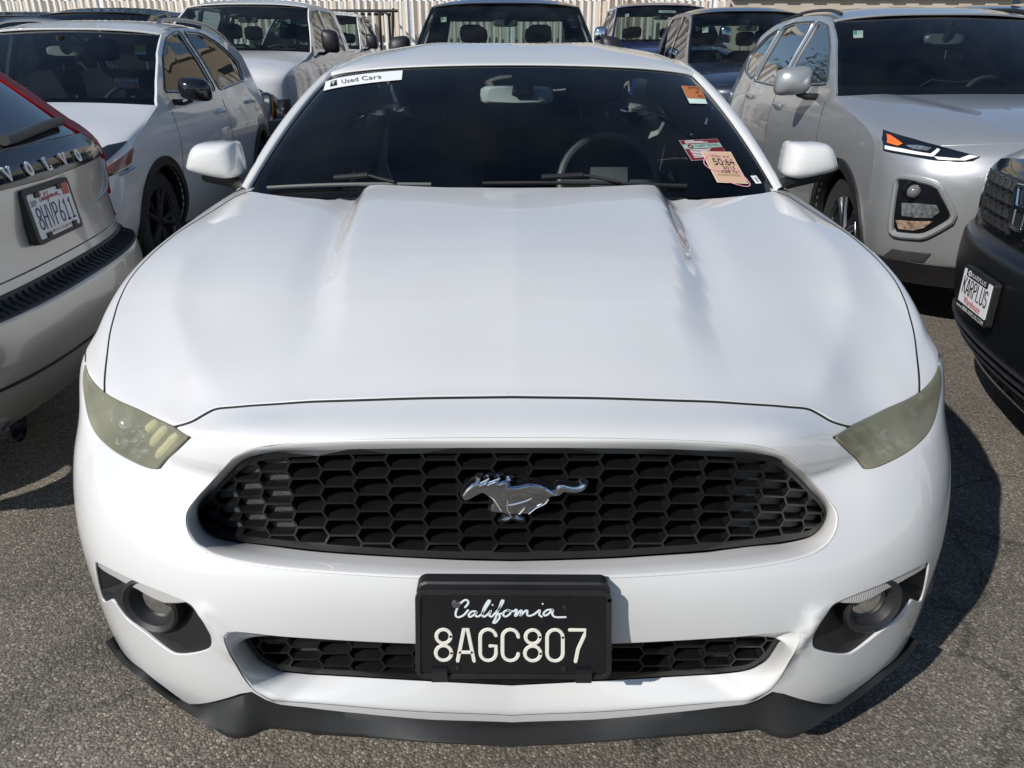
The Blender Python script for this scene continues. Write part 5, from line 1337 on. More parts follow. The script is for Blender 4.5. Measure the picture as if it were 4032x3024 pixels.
# ---------------------------------------------------------------- white crossover behind the wagon
def crossover(name, loc, rz, label, pm, k=1.0, hw=.886, cat='car', detail=True, cab=GREYI, gm=None, fin=None):
    c = Car(name, loc, rz, label, cat, pm, hw, np.array([.22, .40, .62, .80, .98, 1.06, 1.30, 1.50, 1.56])*k, [-.10, -.03, -.005, 0, -.03, -.065, -.155, -.25, -.29], taper=np.array([(0, .32), (.12, .16), (.3, .045), (.44, .01), (.8, 0), (3.3, 0), (3.9, .05), (4.3, .2)])*[k, 1])
    if detail: c.rim = mat('black_rim', (.010, .010, .011), .6)
    def K(L): return [(p[0]*k, p[1]*k) if not isinstance(p[0], str) else (p[0], p[1]*k, p[2]*k) for p in L]
    c.sides(K([(.52, .30), (.45, .40), (.44, .62), (.44, .79), (.50, .86), (.66, .92), (.86, .98), (1.10, 1.045), (1.30, 1.18), (1.62, 1.36), (1.93, 1.485), (2.3, 1.535), (2.9, 1.545), (3.4, 1.50), (3.85, 1.38), (4.15, 1.10), (4.2, .9), (4.22, .6), (4.15, .32), ('arch', 3.47, .25), (2.1, .22), ('arch', .86, .25)]),
        [K([(1.34, 1.12), (1.64, 1.325), (1.95, 1.452), (2.2, 1.50), (2.33, 1.51), (2.40, 1.09)]), K([(2.52, 1.09), (2.44, 1.51), (2.8, 1.51), (3.15, 1.445), (3.5, 1.29), (3.35, 1.14)])], arches=(.86*k, 3.47*k), ar=.37*k, az=.335*k,
        seams=[K([(1.28, 1.0), (1.22, .6), (1.3, .3)]), K([(2.46, 1.05), (2.46, .3)])] if detail else (), handles=K([(2.28, .93), (3.2, .96)]) if detail else (), glassm=gm, clad=.05, trim=GLOSSBLK if detail else None)
    def Z(L): return [tuple(v*k for v in p) for p in L]
    c.front(Z([(.06, .25, .50, .25), (.0, .42, .45, .42), (.01, .58, .44, .58), (.04, .72, .44, .70), (.10, .80, .45, .775), (.17, .845, .47, .82)]), Z([(.27, .90, .53, .868), (.5, .97, .67, .923), (.8, 1.03, .86, .98), (1.0, 1.07, 1.12, 1.045)]))
    c.screen((1.12*k, 1.05*k), (1.93*k, 1.485*k), gl=WSHIELD)
    c.roof([(1.92*k, 1.487*k, .035, -.06), (2.3*k, 1.535*k, .05, -.02), (2.9*k, 1.545*k, .055, 0), (3.4*k, 1.50*k, .055, 0), (3.85*k, 1.38*k, .05, .05), (4.15*k, 1.10*k, .03, .08), (4.2*k, .8*k, .0, .1), (4.2*k, .4*k, 0, .1)])
    if detail:
        for s in (-1, 1):
            P = [(s*(c.X1(y, z)-.05), y, z+.045) for y, z in ((2.05, 1.50), (2.15, 1.535), (2.6, 1.56), (3.2, 1.545), (3.6, 1.47), (3.7, 1.42))]
            MB().tube(smooth_line(np.array(P), .06), .016, 8).build('roof_rail', STEEL, c.root)
        c.mirror(1.38, 1.13, .21, .15, GLOSSBLK)
        c.cabin(1.2, 2.2, .62, cab, 1.03); c.inside_mirror(1.78, 1.37, mat('pale_mirror_back', (.30, .31, .28), .5))
    if fin:
        for (fx, fy, fz) in [fin]:
            mk('roof_fin', [(fx-.02, fy-.06, fz), (fx+.02, fy-.06, fz), (fx+.015, fy+.09, fz), (fx-.015, fy+.09, fz), (fx, fy+.08, fz+.075)], [(0, 1, 4), (1, 2, 4), (2, 3, 4), (3, 0, 4)], c.m, c.root, False)
    return c
hv = crossover('parked_crossover', (-3.06, 3.1, 0), R(3), 'white crossover with black door mirrors parked behind the silver wagon', PEARL)
def both_over(c, name, L, m, **kw):
    uv = c.spix(L)
    hd = empty(name, (0, 0, 0)); hd.parent = c.root
    for q in (uv, np.c_[c.SU-uv[:, 0], uv[:, 1]]):
        yield q, hd
uvl = hv.spix([(370, 600), (426, 574), (500, 557), (583, 550), (578, 580), (550, 622), (505, 660), (445, 685), (385, 690)])
uva = hv.spix([(522, 585), (572, 563), (556, 598), (530, 628), (512, 640)])
for mi in (0, 1):
    hd = empty('headlight', (0, 0, 0)); hd.parent = hv.root
    f_ = (lambda q: np.c_[hv.SU-q[:, 0], q[:, 1]]) if mi else (lambda q: q)
    hv.over('lens', f_(uvl), LAMPD, .006, parent=hd); hv.over('side_marker', f_(uva), mat('brown_amber', (.26, .10, .05), .2, coat=1.0), .010, parent=hd)
    q = hv.spix([(470, 690), (520, 655), (560, 615), (583, 552)]); A, N = hv.S(f_(q)); MB().tube(smooth_line(A+N*.010, .03), .007, 6).build('light_strip', LAMPW, hd)
hv.sticker((529, 170), (572, 171), (574, 209), (531, 209), 'yellow'); hv.sticker((450, 299), (542, 301), (546, 343), (454, 341), 'theft'); hv.sticker((513, 371), (530, 371), (532, 387), (515, 387), 'white')

# ---------------------------------------------------------------- pickups
def pickup(name, loc, label, pm, H=1.95, hw=1.0, rz=0, cab=GREYI, L=5.6, mirror_m=BLACKP, glassm=None, back=True, zc=1.27, rearw=True):
    k = (H-.10-zc)/(1.85-1.27)
    def Z(z): return z*zc/1.27 if z <= 1.27 else zc+(z-1.27)*k
    def K(L_): return [(p[0], Z(p[1])) if not isinstance(p[0], str) else p for p in L_]
    c = Car(name, loc, rz, label, 'pickup truck', pm, hw, [Z(z) for z in (.45, .7, .95, 1.15, 1.25, 1.5, 1.8, 1.9)], [-.08, -.01, 0, -.02, -.06, -.12, -.215, -.265], taper=[(0, .22), (.15, .08), (.3, .02), (.5, 0), (5.0, 0), (5.7, .03)])
    yb = L-.95
    c.sides(K([(.34, .5), (.28, .8), (.28, 1.03), (.42, 1.09), (.72, 1.15), (1.15, 1.2), (1.55, 1.265), (1.8, 1.46), (2.05, 1.66), (2.3, 1.81), (2.6, 1.85), (3.4, 1.86), (3.82, 1.83), (3.95, 1.3), (L, 1.28), (L+.03, .9), (L, .55), ('arch', yb, .5), (2.5, .48), ('arch', 1.0, .5)]),
        [K([(1.80, 1.31), (2.08, 1.60), (2.38, 1.785), (2.75, 1.815), (2.78, 1.29)]), K([(2.88, 1.29), (2.86, 1.815), (3.50, 1.815), (3.64, 1.72), (3.68, 1.29)])], arches=(1.0, yb), ar=.45, az=.40, seams=[[(1.7, 1.2), (1.62, .8), (1.65, .5)], [(2.83, 1.24), (2.83, .5)]], handles=[(2.65, 1.08), (3.5, 1.08)], glassm=glassm or CLEARG, step=.1)
    f3 = lambda L_: [(a, Z(b), d, Z(e)) for a, b, d, e in L_]
    c.front(f3([(.05, .50, .34, .50), (0, .72, .28, .72), (0, .95, .26, .93), (.04, 1.06, .29, 1.03)]), f3([(.2, 1.14, .44, 1.09), (.6, 1.215, .74, 1.15), (1.05, 1.265, 1.17, 1.2), (1.36, 1.285, 1.56, 1.265)]))
    c.screen((1.56, Z(1.272)), (2.30, Z(1.812)), dyb=.2, border=.045)
    c.roof([(2.29, Z(1.815), .04, -.06), (2.6, Z(1.85), .065, -.02), (3.2, Z(1.862), .07, 0), (3.7, Z(1.84), .06, 0), (3.86, Z(1.80), .04, 0)])
    # cab back wall with its window, and the load bed
    xb = c.X1(3.9, Z(1.3))-.02; xt = c.X1(3.9, Z(1.8))-.02
    def bk(q): return np.c_[q[:, 0], np.full(len(q), 3.92)-.05*np.clip((q[:, 1]-Z(1.3))/.5, 0, 1), q[:, 1]], np.tile([0, 1., .05], (len(q), 1))
    wnd = np.array([(-xb+.14, Z(1.36)), (xb-.14, Z(1.36)), (xt-.07, Z(1.74)), (-xt+.07, Z(1.74))])
    panel('cab_back', bk, [dens(np.array([(-xb, .6), (xb, .6), (xb, Z(1.3)), (xt, Z(1.83)), (-xt, Z(1.83)), (-xb, Z(1.3))]), .1), dens(wnd, .1)], .15, pm, c.root, rim=.02)
    panel('rear_window', bk, [dens(wnd, .2)], .3, CLEARG, c.root, rim=0)
    MB().box((0, (3.95+L)/2, .75), (2*hw-.25, L-3.95, .05)).box((0, L-.03, 1.0*zc/1.27), (2*hw-.12, .05, .5)).build('load_bed', pm, c.root)
    MB().box((hw-.13, (3.95+L)/2, 1.0), (.04, L-3.95, .5)).build('bed_wall', BLACKP, c.root); MB().box((-hw+.13, (3.95+L)/2, 1.0), (.04, L-3.95, .5)).build('bed_wall', BLACKP, c.root)
    if mirror_m: c.mirror(1.92, Z(1.40), .22, .26, mirror_m)
    c.cabin(1.65, 2.55, .80*zc/1.27, cab, Z(1.25), yback=3.85, sw=.54); c.inside_mirror(2.25, Z(1.66))
    # wide grille, bumper and wipers
    c.over('grille', c.sxz([(-.58, Z(.98)), (.58, Z(.98)), (.56, Z(.72)), (-.56, Z(.72))]), BLACKP, .01)
    c.over('front_bumper', c.sxz([(-.9, Z(.66)), (.9, Z(.66)), (.88, Z(.54)), (-.88, Z(.54))]), CHROME, .03, rim=.03)
    for sx in (-.5, .25): MB().tube([(sx, 1.42, Z(1.285)), (sx+.25, 1.47, Z(1.30)), (sx+.5, 1.53, Z(1.30))], .010, 6).build('wiper', BLACKP, c.root)
    c.Z = Z; return c
f1 = pickup('parked_pickup', (-3.35, 7.5, 0), 'white pickup with chrome-edged grille parked behind the white crossover', TRUCKW, 2.05, 1.0, zc=1.39)
lp = f1.spix([(1012, 346), (1161, 335), (1160, 372), (1147, 410), (1140, 488), (1078, 490), (1074, 372), (1012, 366)])
lr = f1.spix([(1085, 392), (1138, 388), (1134, 470), (1088, 474)]); la = f1.spix([(1062, 382), (1073, 380), (1076, 458), (1066, 462)])
gr = f1.spix([(1016, 370), (1052, 367), (1062, 380), (1064, 462), (1054, 474), (1018, 476)])
for mi in (0, 1):
    f_ = (lambda q: np.c_[f1.SU-q[:, 0], q[:, 1]]) if mi else (lambda q: q)
    hd = empty('headlight', (0, 0, 0)); hd.parent = f1.root
    f1.over('lens', f_(lp), LAMPD, .010, parent=hd); f1.over('reflector', f_(lr), LAMPW, .016, parent=hd); f1.over('side_marker', f_(la), AMBER, .018, parent=hd)
    A, N = f1.S(f_(np.vstack([gr, gr[:1]]))); MB().tube(smooth_line(A+N*.02, .04), .014, 6).build('grille_chrome', CHROME, f1.root)
f1.sticker((1096, 56), (1121, 56), (1124, 81), (1100, 81), 'orange'); f1.sticker((1107, 82), (1131, 84), (1132, 106), (1109, 104), 'orange'); f1.sticker((1098, 147), (1148, 148), (1156, 177), (1104, 176), 'theft'); f1.sticker((597, 40), (626, 40), (612, 57), (590, 57), 'green')
t2 = pickup('parked_pickup', (-3.80, 13.2, 0), 'tall white work pickup with black ladder rack near the fence', TRUCKW, 2.2, 1.02, zc=1.47, cab=mat('grey_cloth_cabin', (.03, .032, .034), .7))
t2.sticker((1341, 83), (1358, 83), (1359, 98), (1342, 98), 'orange'); t2.sticker((1350, 136), (1387, 136), (1391, 155), (1354, 155), 'theft')
rk = MB()
for s in (-1, 1):
    rk.tube([(s*.95, 4.1, 1.3), (s*.95, 4.1, 2.25), (s*.95, 5.5, 2.25), (s*.95, 5.5, 1.3)], .03, 8)
rk.tube([(-1.0, 4.1, 2.25), (1.35, 4.1, 2.25)], .03, 8).tube([(-1.0, 5.5, 2.25), (1.0, 5.5, 2.25)], .03, 8)
rk.tube([(.98, 5.5, 1.35), (1.25, 4.1, 2.28)], .03, 8); rk.build('ladder_rack', BLACKP, t2.root)
d5 = pickup('parked_pickup', (-.07, 5.65, 0), 'dark blue-black pickup parked behind the white coupe', BLACKC, 1.95, 1.0, cab=mat('dark_cloth_cabin', (.012, .013, .015), .7))
d5.sticker((1735, 64), (1757, 63), (1757, 82), (1736, 84), 'green'); d5.sticker((2232, 52), (2258, 54), (2262, 80), (2236, 80), 'orange'); d5.sticker((2244, 84), (2270, 86), (2272, 107), (2248, 106), 'orange'); d5.sticker((2222, 150), (2272, 152), (2278, 172), (2226, 170), 'theft')
b6 = pickup('parked_pickup', (2.62, 11.7, 0), 'royal blue pickup with chrome door mirrors parked near the fence', BLUE, 2.27, 1.0, zc=1.56, mirror_m=CHROME, cab=mat('black_cloth_cabin', (.015, .016, .018), .7), glassm=TINTG)
b6.sticker((2461, 52), (2477, 51), (2477, 63), (2461, 65), 'green'); b6.sticker((2594, 38), (2662, 40), (2662, 49), (2594, 48), 'white')
n7 = pickup('parked_pickup', (2.95, 7.35, 0), 'navy pickup without stickers but one green tag, behind the silver crossover', NAVY, 1.96, .92, zc=1.27, cab=mat('grey_blue_cabin', (.02, .022, .026), .7), L=4.3, mirror_m=None, glassm=TINTG)
n7.sticker((2765, 107), (2789, 106), (2789, 124), (2766, 127), 'green')
for nm_, c_, (x_, y_, z_) in (('antenna', b6, (.2, 3.6, 2.2)), ('antenna', n7, (.1, 3.5, 1.95))):
    mk('roof_fin', [(x_-.02, y_-.06, z_), (x_+.02, y_-.06, z_), (x_+.015, y_+.09, z_), (x_-.015, y_+.09, z_), (x_, y_+.08, z_+.09)], [(0, 1, 4), (1, 2, 4), (2, 3, 4), (3, 0, 4)], NAVY, c_.root, False)
# far vehicles of which little more than the roof shows
crossover('parked_crossover', (-7.05, 8.4, 0), 0, 'charcoal crossover with a roof fin, by the fence end', GREYC, 1.23, .98, detail=False, fin=(.15, 4.0, 1.95))
crossover('parked_crossover', (-5.38, 7.6, 0), 0, 'black crossover beside the white pickup', BLACKC, 1.235, .96, detail=False)
crossover('parked_crossover', (5.45, 5.6, 0), 0, 'navy crossover beyond the silver crossover', NAVY, 1.175, .97, detail=False, fin=(0, 2.6, 1.86))

# ---------------------------------------------------------------- silver crossover on the right
sf = Car('parked_crossover', (2.76, 2.46, 0), R(-3), 'silver crossover with slim lamp strips, beside the coupe', 'car', SILVER, .945, [.25, .45, .65, .85, 1.02, 1.12, 1.35, 1.55, 1.62], [-.09, -.02, 0, 0, -.025, -.065, -.15, -.235, -.275], taper=[(0, .42), (.08, .28), (.2, .12), (.32, .05), (.5, .01), (.8, 0), (4.1, 0), (4.5, .06), (4.77, .18)])
sf.sides([(.60, .30), (.54, .42), (.51, .60), (.51, .78), (.54, .89), (.60, .94), (.76, .995), (1.04, 1.045), (1.42, 1.115), (1.64, 1.25), (1.95, 1.43), (2.25, 1.555), (2.6, 1.605), (3.2, 1.62), (3.8, 1.58), (4.25, 1.45), (4.6, 1.15), (4.72, .95), (4.74, .6), (4.65, .35), ('arch', 3.72, .27), (2.3, .25), ('arch', .97, .27)],
    [[(1.66, 1.18), (1.97, 1.385), (2.28, 1.525), (2.55, 1.56), (2.62, 1.135)], [(2.72, 1.13), (2.65, 1.565), (3.2, 1.575), (3.45, 1.555), (3.55, 1.15)], [(3.64, 1.16), (3.54, 1.545), (3.85, 1.49), (4.15, 1.35), (4.02, 1.22)]], arches=(.97, 3.72), ar=.39, az=.365,
    seams=[[(1.52, 1.08), (1.42, .75), (1.46, .4)], [(2.67, 1.10), (2.67, .62), (2.62, .4)], [(3.60, 1.12), (3.55, .7)]], handles=[(2.48, 1.0), (3.42, 1.02)], trim=STEEL, glassm=mat('side_window_gloss', (.012, .014, .016), .02, coat=1.0), clad=.05)
def sf_relief(P, u, v):
    P = P.copy(); x = np.abs(P[:, 0]); y = P[:, 1]
    P[:, 2] -= sstep(6.2, 7.6, v)*.010*(1-sstep(-.07, .05, x-np.interp(y, [.2, 1.3], [.40, .62])))
    return P
sf.front([(.16, .26, .62, .26), (.07, .40, .55, .40), (.02, .56, .52, .56), (0, .70, .51, .70), (.0, .82, .51, .80), (.03, .90, .53, .865), (.08, .955, .55, .90)], [(.2, 1.01, .61, .945), (.5, 1.075, .78, 1.0), (.9, 1.12, 1.06, 1.05), (1.22, 1.145, 1.43, 1.115)], disp=sf_relief, p=2.3)
sf.screen((1.43, 1.12), (2.25, 1.56), dyb=.22, gl=WSHIELD, border=.06)
sf.roof([(2.24, 1.562, .04, -.06), (2.6, 1.605, .055, -.02), (3.2, 1.62, .06, 0), (3.8, 1.58, .06, 0), (4.25, 1.45, .05, .05), (4.6, 1.15, .03, .1), (4.74, .9, .0, .1), (4.74, .4, 0, .1)])
sf.mirror(1.72, 1.19, .23, .17, SILVER); sf.cabin(1.5, 2.55, .70, GREYI, 1.1, sw=.52); sf.inside_mirror(2.1, 1.44)
for s in (-1, 1):
    P = [(s*(sf.X1(y, z)-.06), y, z+.04) for y, z in ((2.26, 1.56), (2.6, 1.60), (3.2, 1.615), (3.8, 1.575))]; MB().tube(smooth_line(np.array(P), .08), .012, 6).build('roof_rail', BLACKP, sf.root)
sf.sticker(c4(975, 212), c4(1045, 210), c4(1045, 262), c4(976, 264), 'green')
DRL = mat('frosted_light_bar', (.80, .80, .77), .25, coat=.6)
Lm = [c4(*p) for p in [(1190, 945), (1400, 1008), (1600, 1063), (1760, 1108), (1890, 1140), (1840, 1166), (1740, 1174), (1560, 1162), (1350, 1122), (1195, 1090), (1183, 1010)]]
Lo = [c4(*p) for p in [(1216, 980), (1245, 988), (1335, 1050), (1300, 1064), (1222, 1040)]]
B1 = [c4(*p) for p in [(1212, 1060), (1330, 1086), (1535, 1124), (1585, 1086), (1602, 1096), (1552, 1142), (1330, 1110), (1212, 1084)]]
B2 = [c4(*p) for p in [(1560, 1142), (1740, 1158), (1815, 1132), (1880, 1142), (1780, 1170), (1590, 1162)]]
B3 = [c4(*p) for p in [(1360, 1060), (1440, 1060), (1540, 1080), (1510, 1098), (1400, 1085)]]
Pl = [c2z(*p) for p in [(702, 290), (735, 280), (890, 322), (930, 372), (980, 480), (955, 512), (850, 570), (800, 577), (692, 566), (672, 530)]]
A1 = [c2z(*p) for p in [(690, 505), (790, 512), (885, 512), (840, 545), (780, 560), (705, 550)]]
K1 = [c2z(*p) for p in [(722, 412), (800, 415), (905, 425), (925, 460), (880, 492), (790, 490), (722, 480)]]
H1 = [c2z(*p) for p in [(618, 702), (668, 664), (872, 690), (836, 730), (640, 716)]]
Pc = c2z(783, 350)
CRY = mat('crystal_reflector', (.55, .58, .58), .10, metal=.8, noise=.5, nscale=60)
for mi in (0, 1):
    f_ = (lambda q: np.c_[sf.SU-q[:, 0], q[:, 1]]) if mi else (lambda q: q)
    hd = empty('lamp_strip', (0, 0, 0)); hd.parent = sf.root
    sf.over('lens', f_(sf.spix(Lm)), mat('blue_black_lens', (.006, .007, .010), .10, coat=1.0), .004, parent=hd)
    sf.over('side_marker', f_(sf.spix(Lo)), mat('bright_orange_lens', (.85, .16, .03), .3), .008, parent=hd, rim=.004, rnd=.001); sf.over('light_bar', f_(sf.spix(B1)), DRL, .010, parent=hd, rim=.005, rnd=.001); sf.over('light_bar', f_(sf.spix(B2)), DRL, .010, parent=hd, rim=.005, rnd=.001); sf.over('reflector', f_(sf.spix(B3)), CRY, .008, parent=hd, rim=.004, rnd=.001)
    hd = empty('headlight', (0, 0, 0)); hd.parent = sf.root
    uv = f_(sf.spix(Pl)); sf.over('lens', uv, GLOSSBLK, .004, parent=hd)
    A, N = sf.S(inset(np.vstack([uv]), -.012)); A = np.vstack([A, A[:1]]); N = np.vstack([N, N[:1]]); MB().tube(smooth_line(A+N*.006, .03)[:-1], .016, 8, closed=True).build('bezel', SILVER, hd)
    sf.over('reflector', f_(sf.spix(K1)), CRY, .010, parent=hd, rim=.006, rnd=.001); sf.over('turn_signal', f_(sf.spix(A1)), mat('amber_clear_lens', (.30, .21, .15), .15, coat=.8, noise=.6, nscale=50), .010, parent=hd, rim=.006, rnd=.001)
    A, N = sf.S(f_(sf.spix([Pc]))); mb = MB(); 
    sp_ = [(math.sin(R(a))*.034, -math.cos(R(a))*.034) for a in np.linspace(0, 90, 7)]
    mb.lathe([(r_, h_) for r_, h_ in sp_], tuple(A[0]+N[0]*.004), 'y', 24); mb.build('projector', mat('projector_ball', (.16, .16, .15), .08, coat=1.0), hd)
    MB().lathe([(.036, -.008), (.050, -.006), (.052, .004)], tuple(A[0]+N[0]*.004), 'y', 24).build('projector_ring', GLOSSBLK, hd)
    sf.over('lower_vent', f_(sf.spix(H1)), MESHI, .006)
sf.over('grille', sf.sxz([(-.58, .86), (0, .88), (.58, .86), (.50, .62), (.3, .54), (-.3, .54), (-.50, .62)]), BLACKP, .012)
sf.over('lower_cladding', np.array([(.0, 0), (sf.SU, 0), (sf.SU, .105), (0, .105)]), BLACKP, .006)

# ---------------------------------------------------------------- black-nosed crossover at the right edge, facing the coupe
PALE = paint('pale_silver_paint', (0.62, 0.635, 0.645), metal=.35, rough=.36, dirt=.06)
hn = Car('parked_crossover', (1.60, 1.40, 0), R(-100), 'pale silver crossover with black studded grille, facing the side of the coupe', 'car', PALE, .985, [.25, .45, .7, .9, 1.08, 1.18, 1.45, 1.68, 1.75], [-.09, -.02, 0, 0, -.03, -.07, -.14, -.21, -.25], taper=[(0, .40), (.1, .24), (.25, .10), (.4, .04), (.6, .01), (.9, 0), (4.2, 0), (4.9, .15)])
hn.sides([(.60, .30), (.48, .42), (.42, .66), (.42, .85), (.46, .955), (.6, 1.02), (.8, 1.06), (1.1, 1.11), (1.5, 1.165), (1.8, 1.40), (2.2, 1.64), (2.6, 1.70), (3.6, 1.70), (4.4, 1.6), (4.85, 1.1), (4.9, .6), (4.8, .35), ('arch', 3.85, .27), (2.3, .25), ('arch', 1.02, .27)], [[(1.75, 1.24), (2.2, 1.56), (2.6, 1.65), (2.7, 1.2)], [(2.8, 1.2), (2.7, 1.655), (3.6, 1.655), (3.7, 1.2)]], arches=(1.02, 3.85), ar=.40, az=.37, clad=.06, step=.1)
hn.front([(.16, .24, .56, .24), (.06, .34, .48, .34), (.02, .44, .43, .44), (.0, .56, .41, .56), (.005, .70, .41, .70), (.045, .745, .42, .735), (.05, .86, .43, .84), (.07, .965, .45, .93)], [(.17, 1.03, .56, .99), (.5, 1.10, .78, 1.05), (1.0, 1.16, 1.12, 1.11), (1.35, 1.19, 1.5, 1.165)], p=2.3, mats=mat('coarse_black_cladding', (.007, .0075, .009), .30, bump=.15, bscale=500), kshut=7.25)
hn.screen((1.5, 1.17), (2.22, 1.64), gl=WSHIELD); hn.roof([(2.21, 1.645, .04, -.06), (2.6, 1.70, .06, 0), (3.6, 1.70, .06, 0), (4.4, 1.6, .05, 0), (4.85, 1.1, .02, .05), (4.9, .5, 0, .05)])
hn.mirror(1.85, 1.24, .23, .18)
gf = hn.sxz([(-.56, .975), (-.30, 1.0), (.30, 1.0), (.56, .975), (.60, .90), (.55, .79), (.47, .755), (-.47, .755), (-.55, .79), (-.60, .90)])
hn.over('grille_frame', gf, GLOSSBLK, .012, rim=.02)
gi = hn.sxz([(-.50, .945), (.50, .945), (.53, .89), (.49, .81), (.43, .78), (-.43, .78), (-.49, .81), (-.53, .89)])
hn.over('grille_back', gi, mat('brown_grey_grille', (.022, .020, .018), .6), .016, rim=.004)
STUD = mat('dark_stud_plastic', (.022, .022, .022), .32)
for r_ in range(4):
    for q_ in range(-7, 8):
        x = q_*.066+(.033 if r_ % 2 else 0); z = .93-r_*.042
        if abs(x) > .47-.02*r_ or (abs(x) < .10 and z > .82): continue
        uv = hn.sxz([(x-.026, z-.016), (x+.026, z-.016), (x+.026, z+.016), (x-.026, z+.016)])
        A, N = hn.S(uv); cc = A.mean(0); o_ = A+N*.018; i_ = cc+(A-cc)*.60+N*.030; j_ = cc+(A-cc)*.45+N*.024
        mk('grille_stud', np.vstack([o_, i_, j_]), [(a, (a+1) % 4, 4+(a+1) % 4, 4+a) for a in range(4)]+[(4+a, 4+(a+1) % 4, 8+(a+1) % 4, 8+a) for a in range(4)]+[(8, 9, 10, 11)], STUD, hn.root, smooth=False)
# emblem
yE = float(hn.S(hn.sxz([(0, .89)]))[0][0][1])-.052
ef = Frame((.075, yE, .955), (-.075, yE, .955), (-.062, yE, .83), (.062, yE, .83), (0, -5, .9))
em = empty('emblem', (0, 0, 0)); em.parent = hn.root
ef.rect('emblem_plate', 0, 0, 1, 1, mat('smoke_chrome', (.06, .07, .08), .15, metal=.6), em, -.002, .02, rad=.02)
ef.strokes('emblem_ring', [[(.06, .1), (.03, .5), (.0, .9), (.06, 1.0), (.5, 1.03), (.94, 1.0), (1.0, .9), (.97, .5), (.94, .1), (.86, .0), (.5, -.03), (.14, 0), (.06, .1)]], .011, CHROME, em, .0, .7)
ef.strokes('emblem_letter', [[(.16, .92), (.24, .5), (.24, .08)], [(.84, .92), (.76, .5), (.76, .08)], [(.24, .50), (.76, .50)]], .016, mat('blue_grey_chrome', (.45, .5, .56), .15, metal=1.0), em, .002, .6)
# slatted lower intake and plate
for z in (.30, .335, .37, .405):
    A, N = hn.S(hn.sxz([(x, z) for x in np.linspace(-.7, .7, 25)])); MB().tube(A+N*.004, .011, 6, flat=.6).build('intake_slat', BLACKP, hn.root)
A, N = hn.S(hn.sxz([(x, .262) for x in np.linspace(-.9, .9, 31)])); MB().tube(A+N*.012, .022, 8, flat=.7).build('chin_lip', GLOSSBLK, hn.root)
def kplate():
    y0 = float(hn.S(hn.sxz([(-.06, .6)]))[0][0][1])-.026
    f = Frame((-.255, y0, .652), (.020, y0, .652), (.020, y0, .500), (-.255, y0, .500), (0, -5, .6))
    p = empty('number_plate', (0, 0, 0)); p.parent = hn.root; p['label'] = 'white KARPLUS Warehouse dealer plate in a black frame'
    f.rect('frame', 0, 0, 1, 1, BLACKP, p, 0, .02, rad=.012); f.rect('plate_sheet', .05, .16, .95, .93, PAPW, p, .002, .002, rad=.004)
    f.rect('frame_top_tab', .16, .80, .84, .97, BLACKP, p, .004, .003, rad=.006)
    f.text('frame_print', 'KARPLUS', .36, .84, .80, .94, WTXT, p, .006); f.strokes('frame_print', [arc(.27, .89, .05, .05, 0, 360, 14)], .004, WTXT, p, .005, .1); f.text('frame_print', '888', .235, .865, .305, .915, WTXT, p, .006)
    f.strokes('characters', glyphs('KARPLUS', .12, .40, .90, .76, .30), .0065, BLKT, p, .003, .1)
    RS = mat('red_script', (.62, .05, .06), .5)
    f.text('script', 'Warehouse', .24, .20, .78, .36, RS, p, .004)
    f.text('frame_print', 'www.888KARPLUS.COM', .05, .035, .95, .125, WTXT, p, .004)
kplate()

# ---------------------------------------------------------------- silver wagon seen from behind, left edge
LV = 4.70
vo = Car('parked_wagon', (-1.44-LV*math.cos(R(5)), 1.58-LV*math.sin(R(5)), 0), R(-85), 'champagne silver wagon with red tail lamps, its tailgate facing the coupe', 'car', CHAMP, .845, [.25, .45, .65, .85, 1.0, 1.08, 1.30, 1.48, 1.56], [-.08, -.02, 0, 0, -.02, -.05, -.12, -.19, -.24], taper=[(0, .3), (.3, .05), (.6, 0), (LV-.75, 0), (LV-.5, .015), (LV-.36, .03), (LV, .2)])
vo.sides([(.45, .32), (.32, .6), (.4, .85), (1.3, 1.0), (1.6, 1.10), (2.2, 1.44), (2.6, 1.50), (3.6, 1.505), (LV-.85, 1.475), (LV-.70, 1.37), (LV-.53, 1.23), (LV-.395, 1.10), (LV-.325, .95), (LV-.335, .7), (LV-.345, .55), (LV-.40, .32), ('arch', 3.62, .27), (2.2, .25), ('arch', .92, .27)], [[(1.75, 1.13), (2.25, 1.41), (2.65, 1.46), (2.7, 1.10)], [(2.8, 1.10), (2.75, 1.46), (3.5, 1.46), (3.6, 1.12)]], arches=(.92, 3.62), ar=.39, az=.36, step=.1)
vo.front([(.06, .3, .4, .3), (0, .5, .34, .5), (.0, .7, .33, .7), (.08, .82, .38, .8)], [(.3, .9, .5, .87), (.8, .98, .9, .94), (1.4, 1.05, 1.6, 1.09)])
vo.screen((1.6, 1.1), (2.2, 1.44), gl=WSHIELD); vo.roof([(2.2, 1.445, .03, -.05), (2.6, 1.50, .05, 0), (3.4, 1.505, .06, 0), (LV-1.1, 1.50, .055, .1), (LV-.95, 1.485, .05, .2)])
rr_ = []
pl_ = 1-(1-FR**2.7)**(1/2.7)
for (yc, zc, ye, ze) in [(-.12, .28, -.46, .28), (-.03, .40, -.38, .40), (0, .52, -.36, .52), (-.01, .615, -.36, .615), (-.03, .640, -.36, .640), (-.085, .650, -.36, .650), (-.105, .69, -.36, .69), (-.125, .80, -.35, .80), (-.12, .93, -.34, .93), (-.125, 1.0, -.34, 1.0), (-.165, 1.055, -.37, 1.05), (-.23, 1.11, -.42, 1.10), (-.37, 1.235, -.55, 1.22), (-.55, 1.385, -.72, 1.36), (-.70, 1.50, -.86, 1.455), (-.80, 1.548, -.95, 1.49)]:
    xe = vo.X1(LV+ye, ze); rr_.append([(f*xe, LV+yc+(ye-yc)*q, zc+(ze-zc)*f**2.5) for f, q in zip(FR, pl_)])
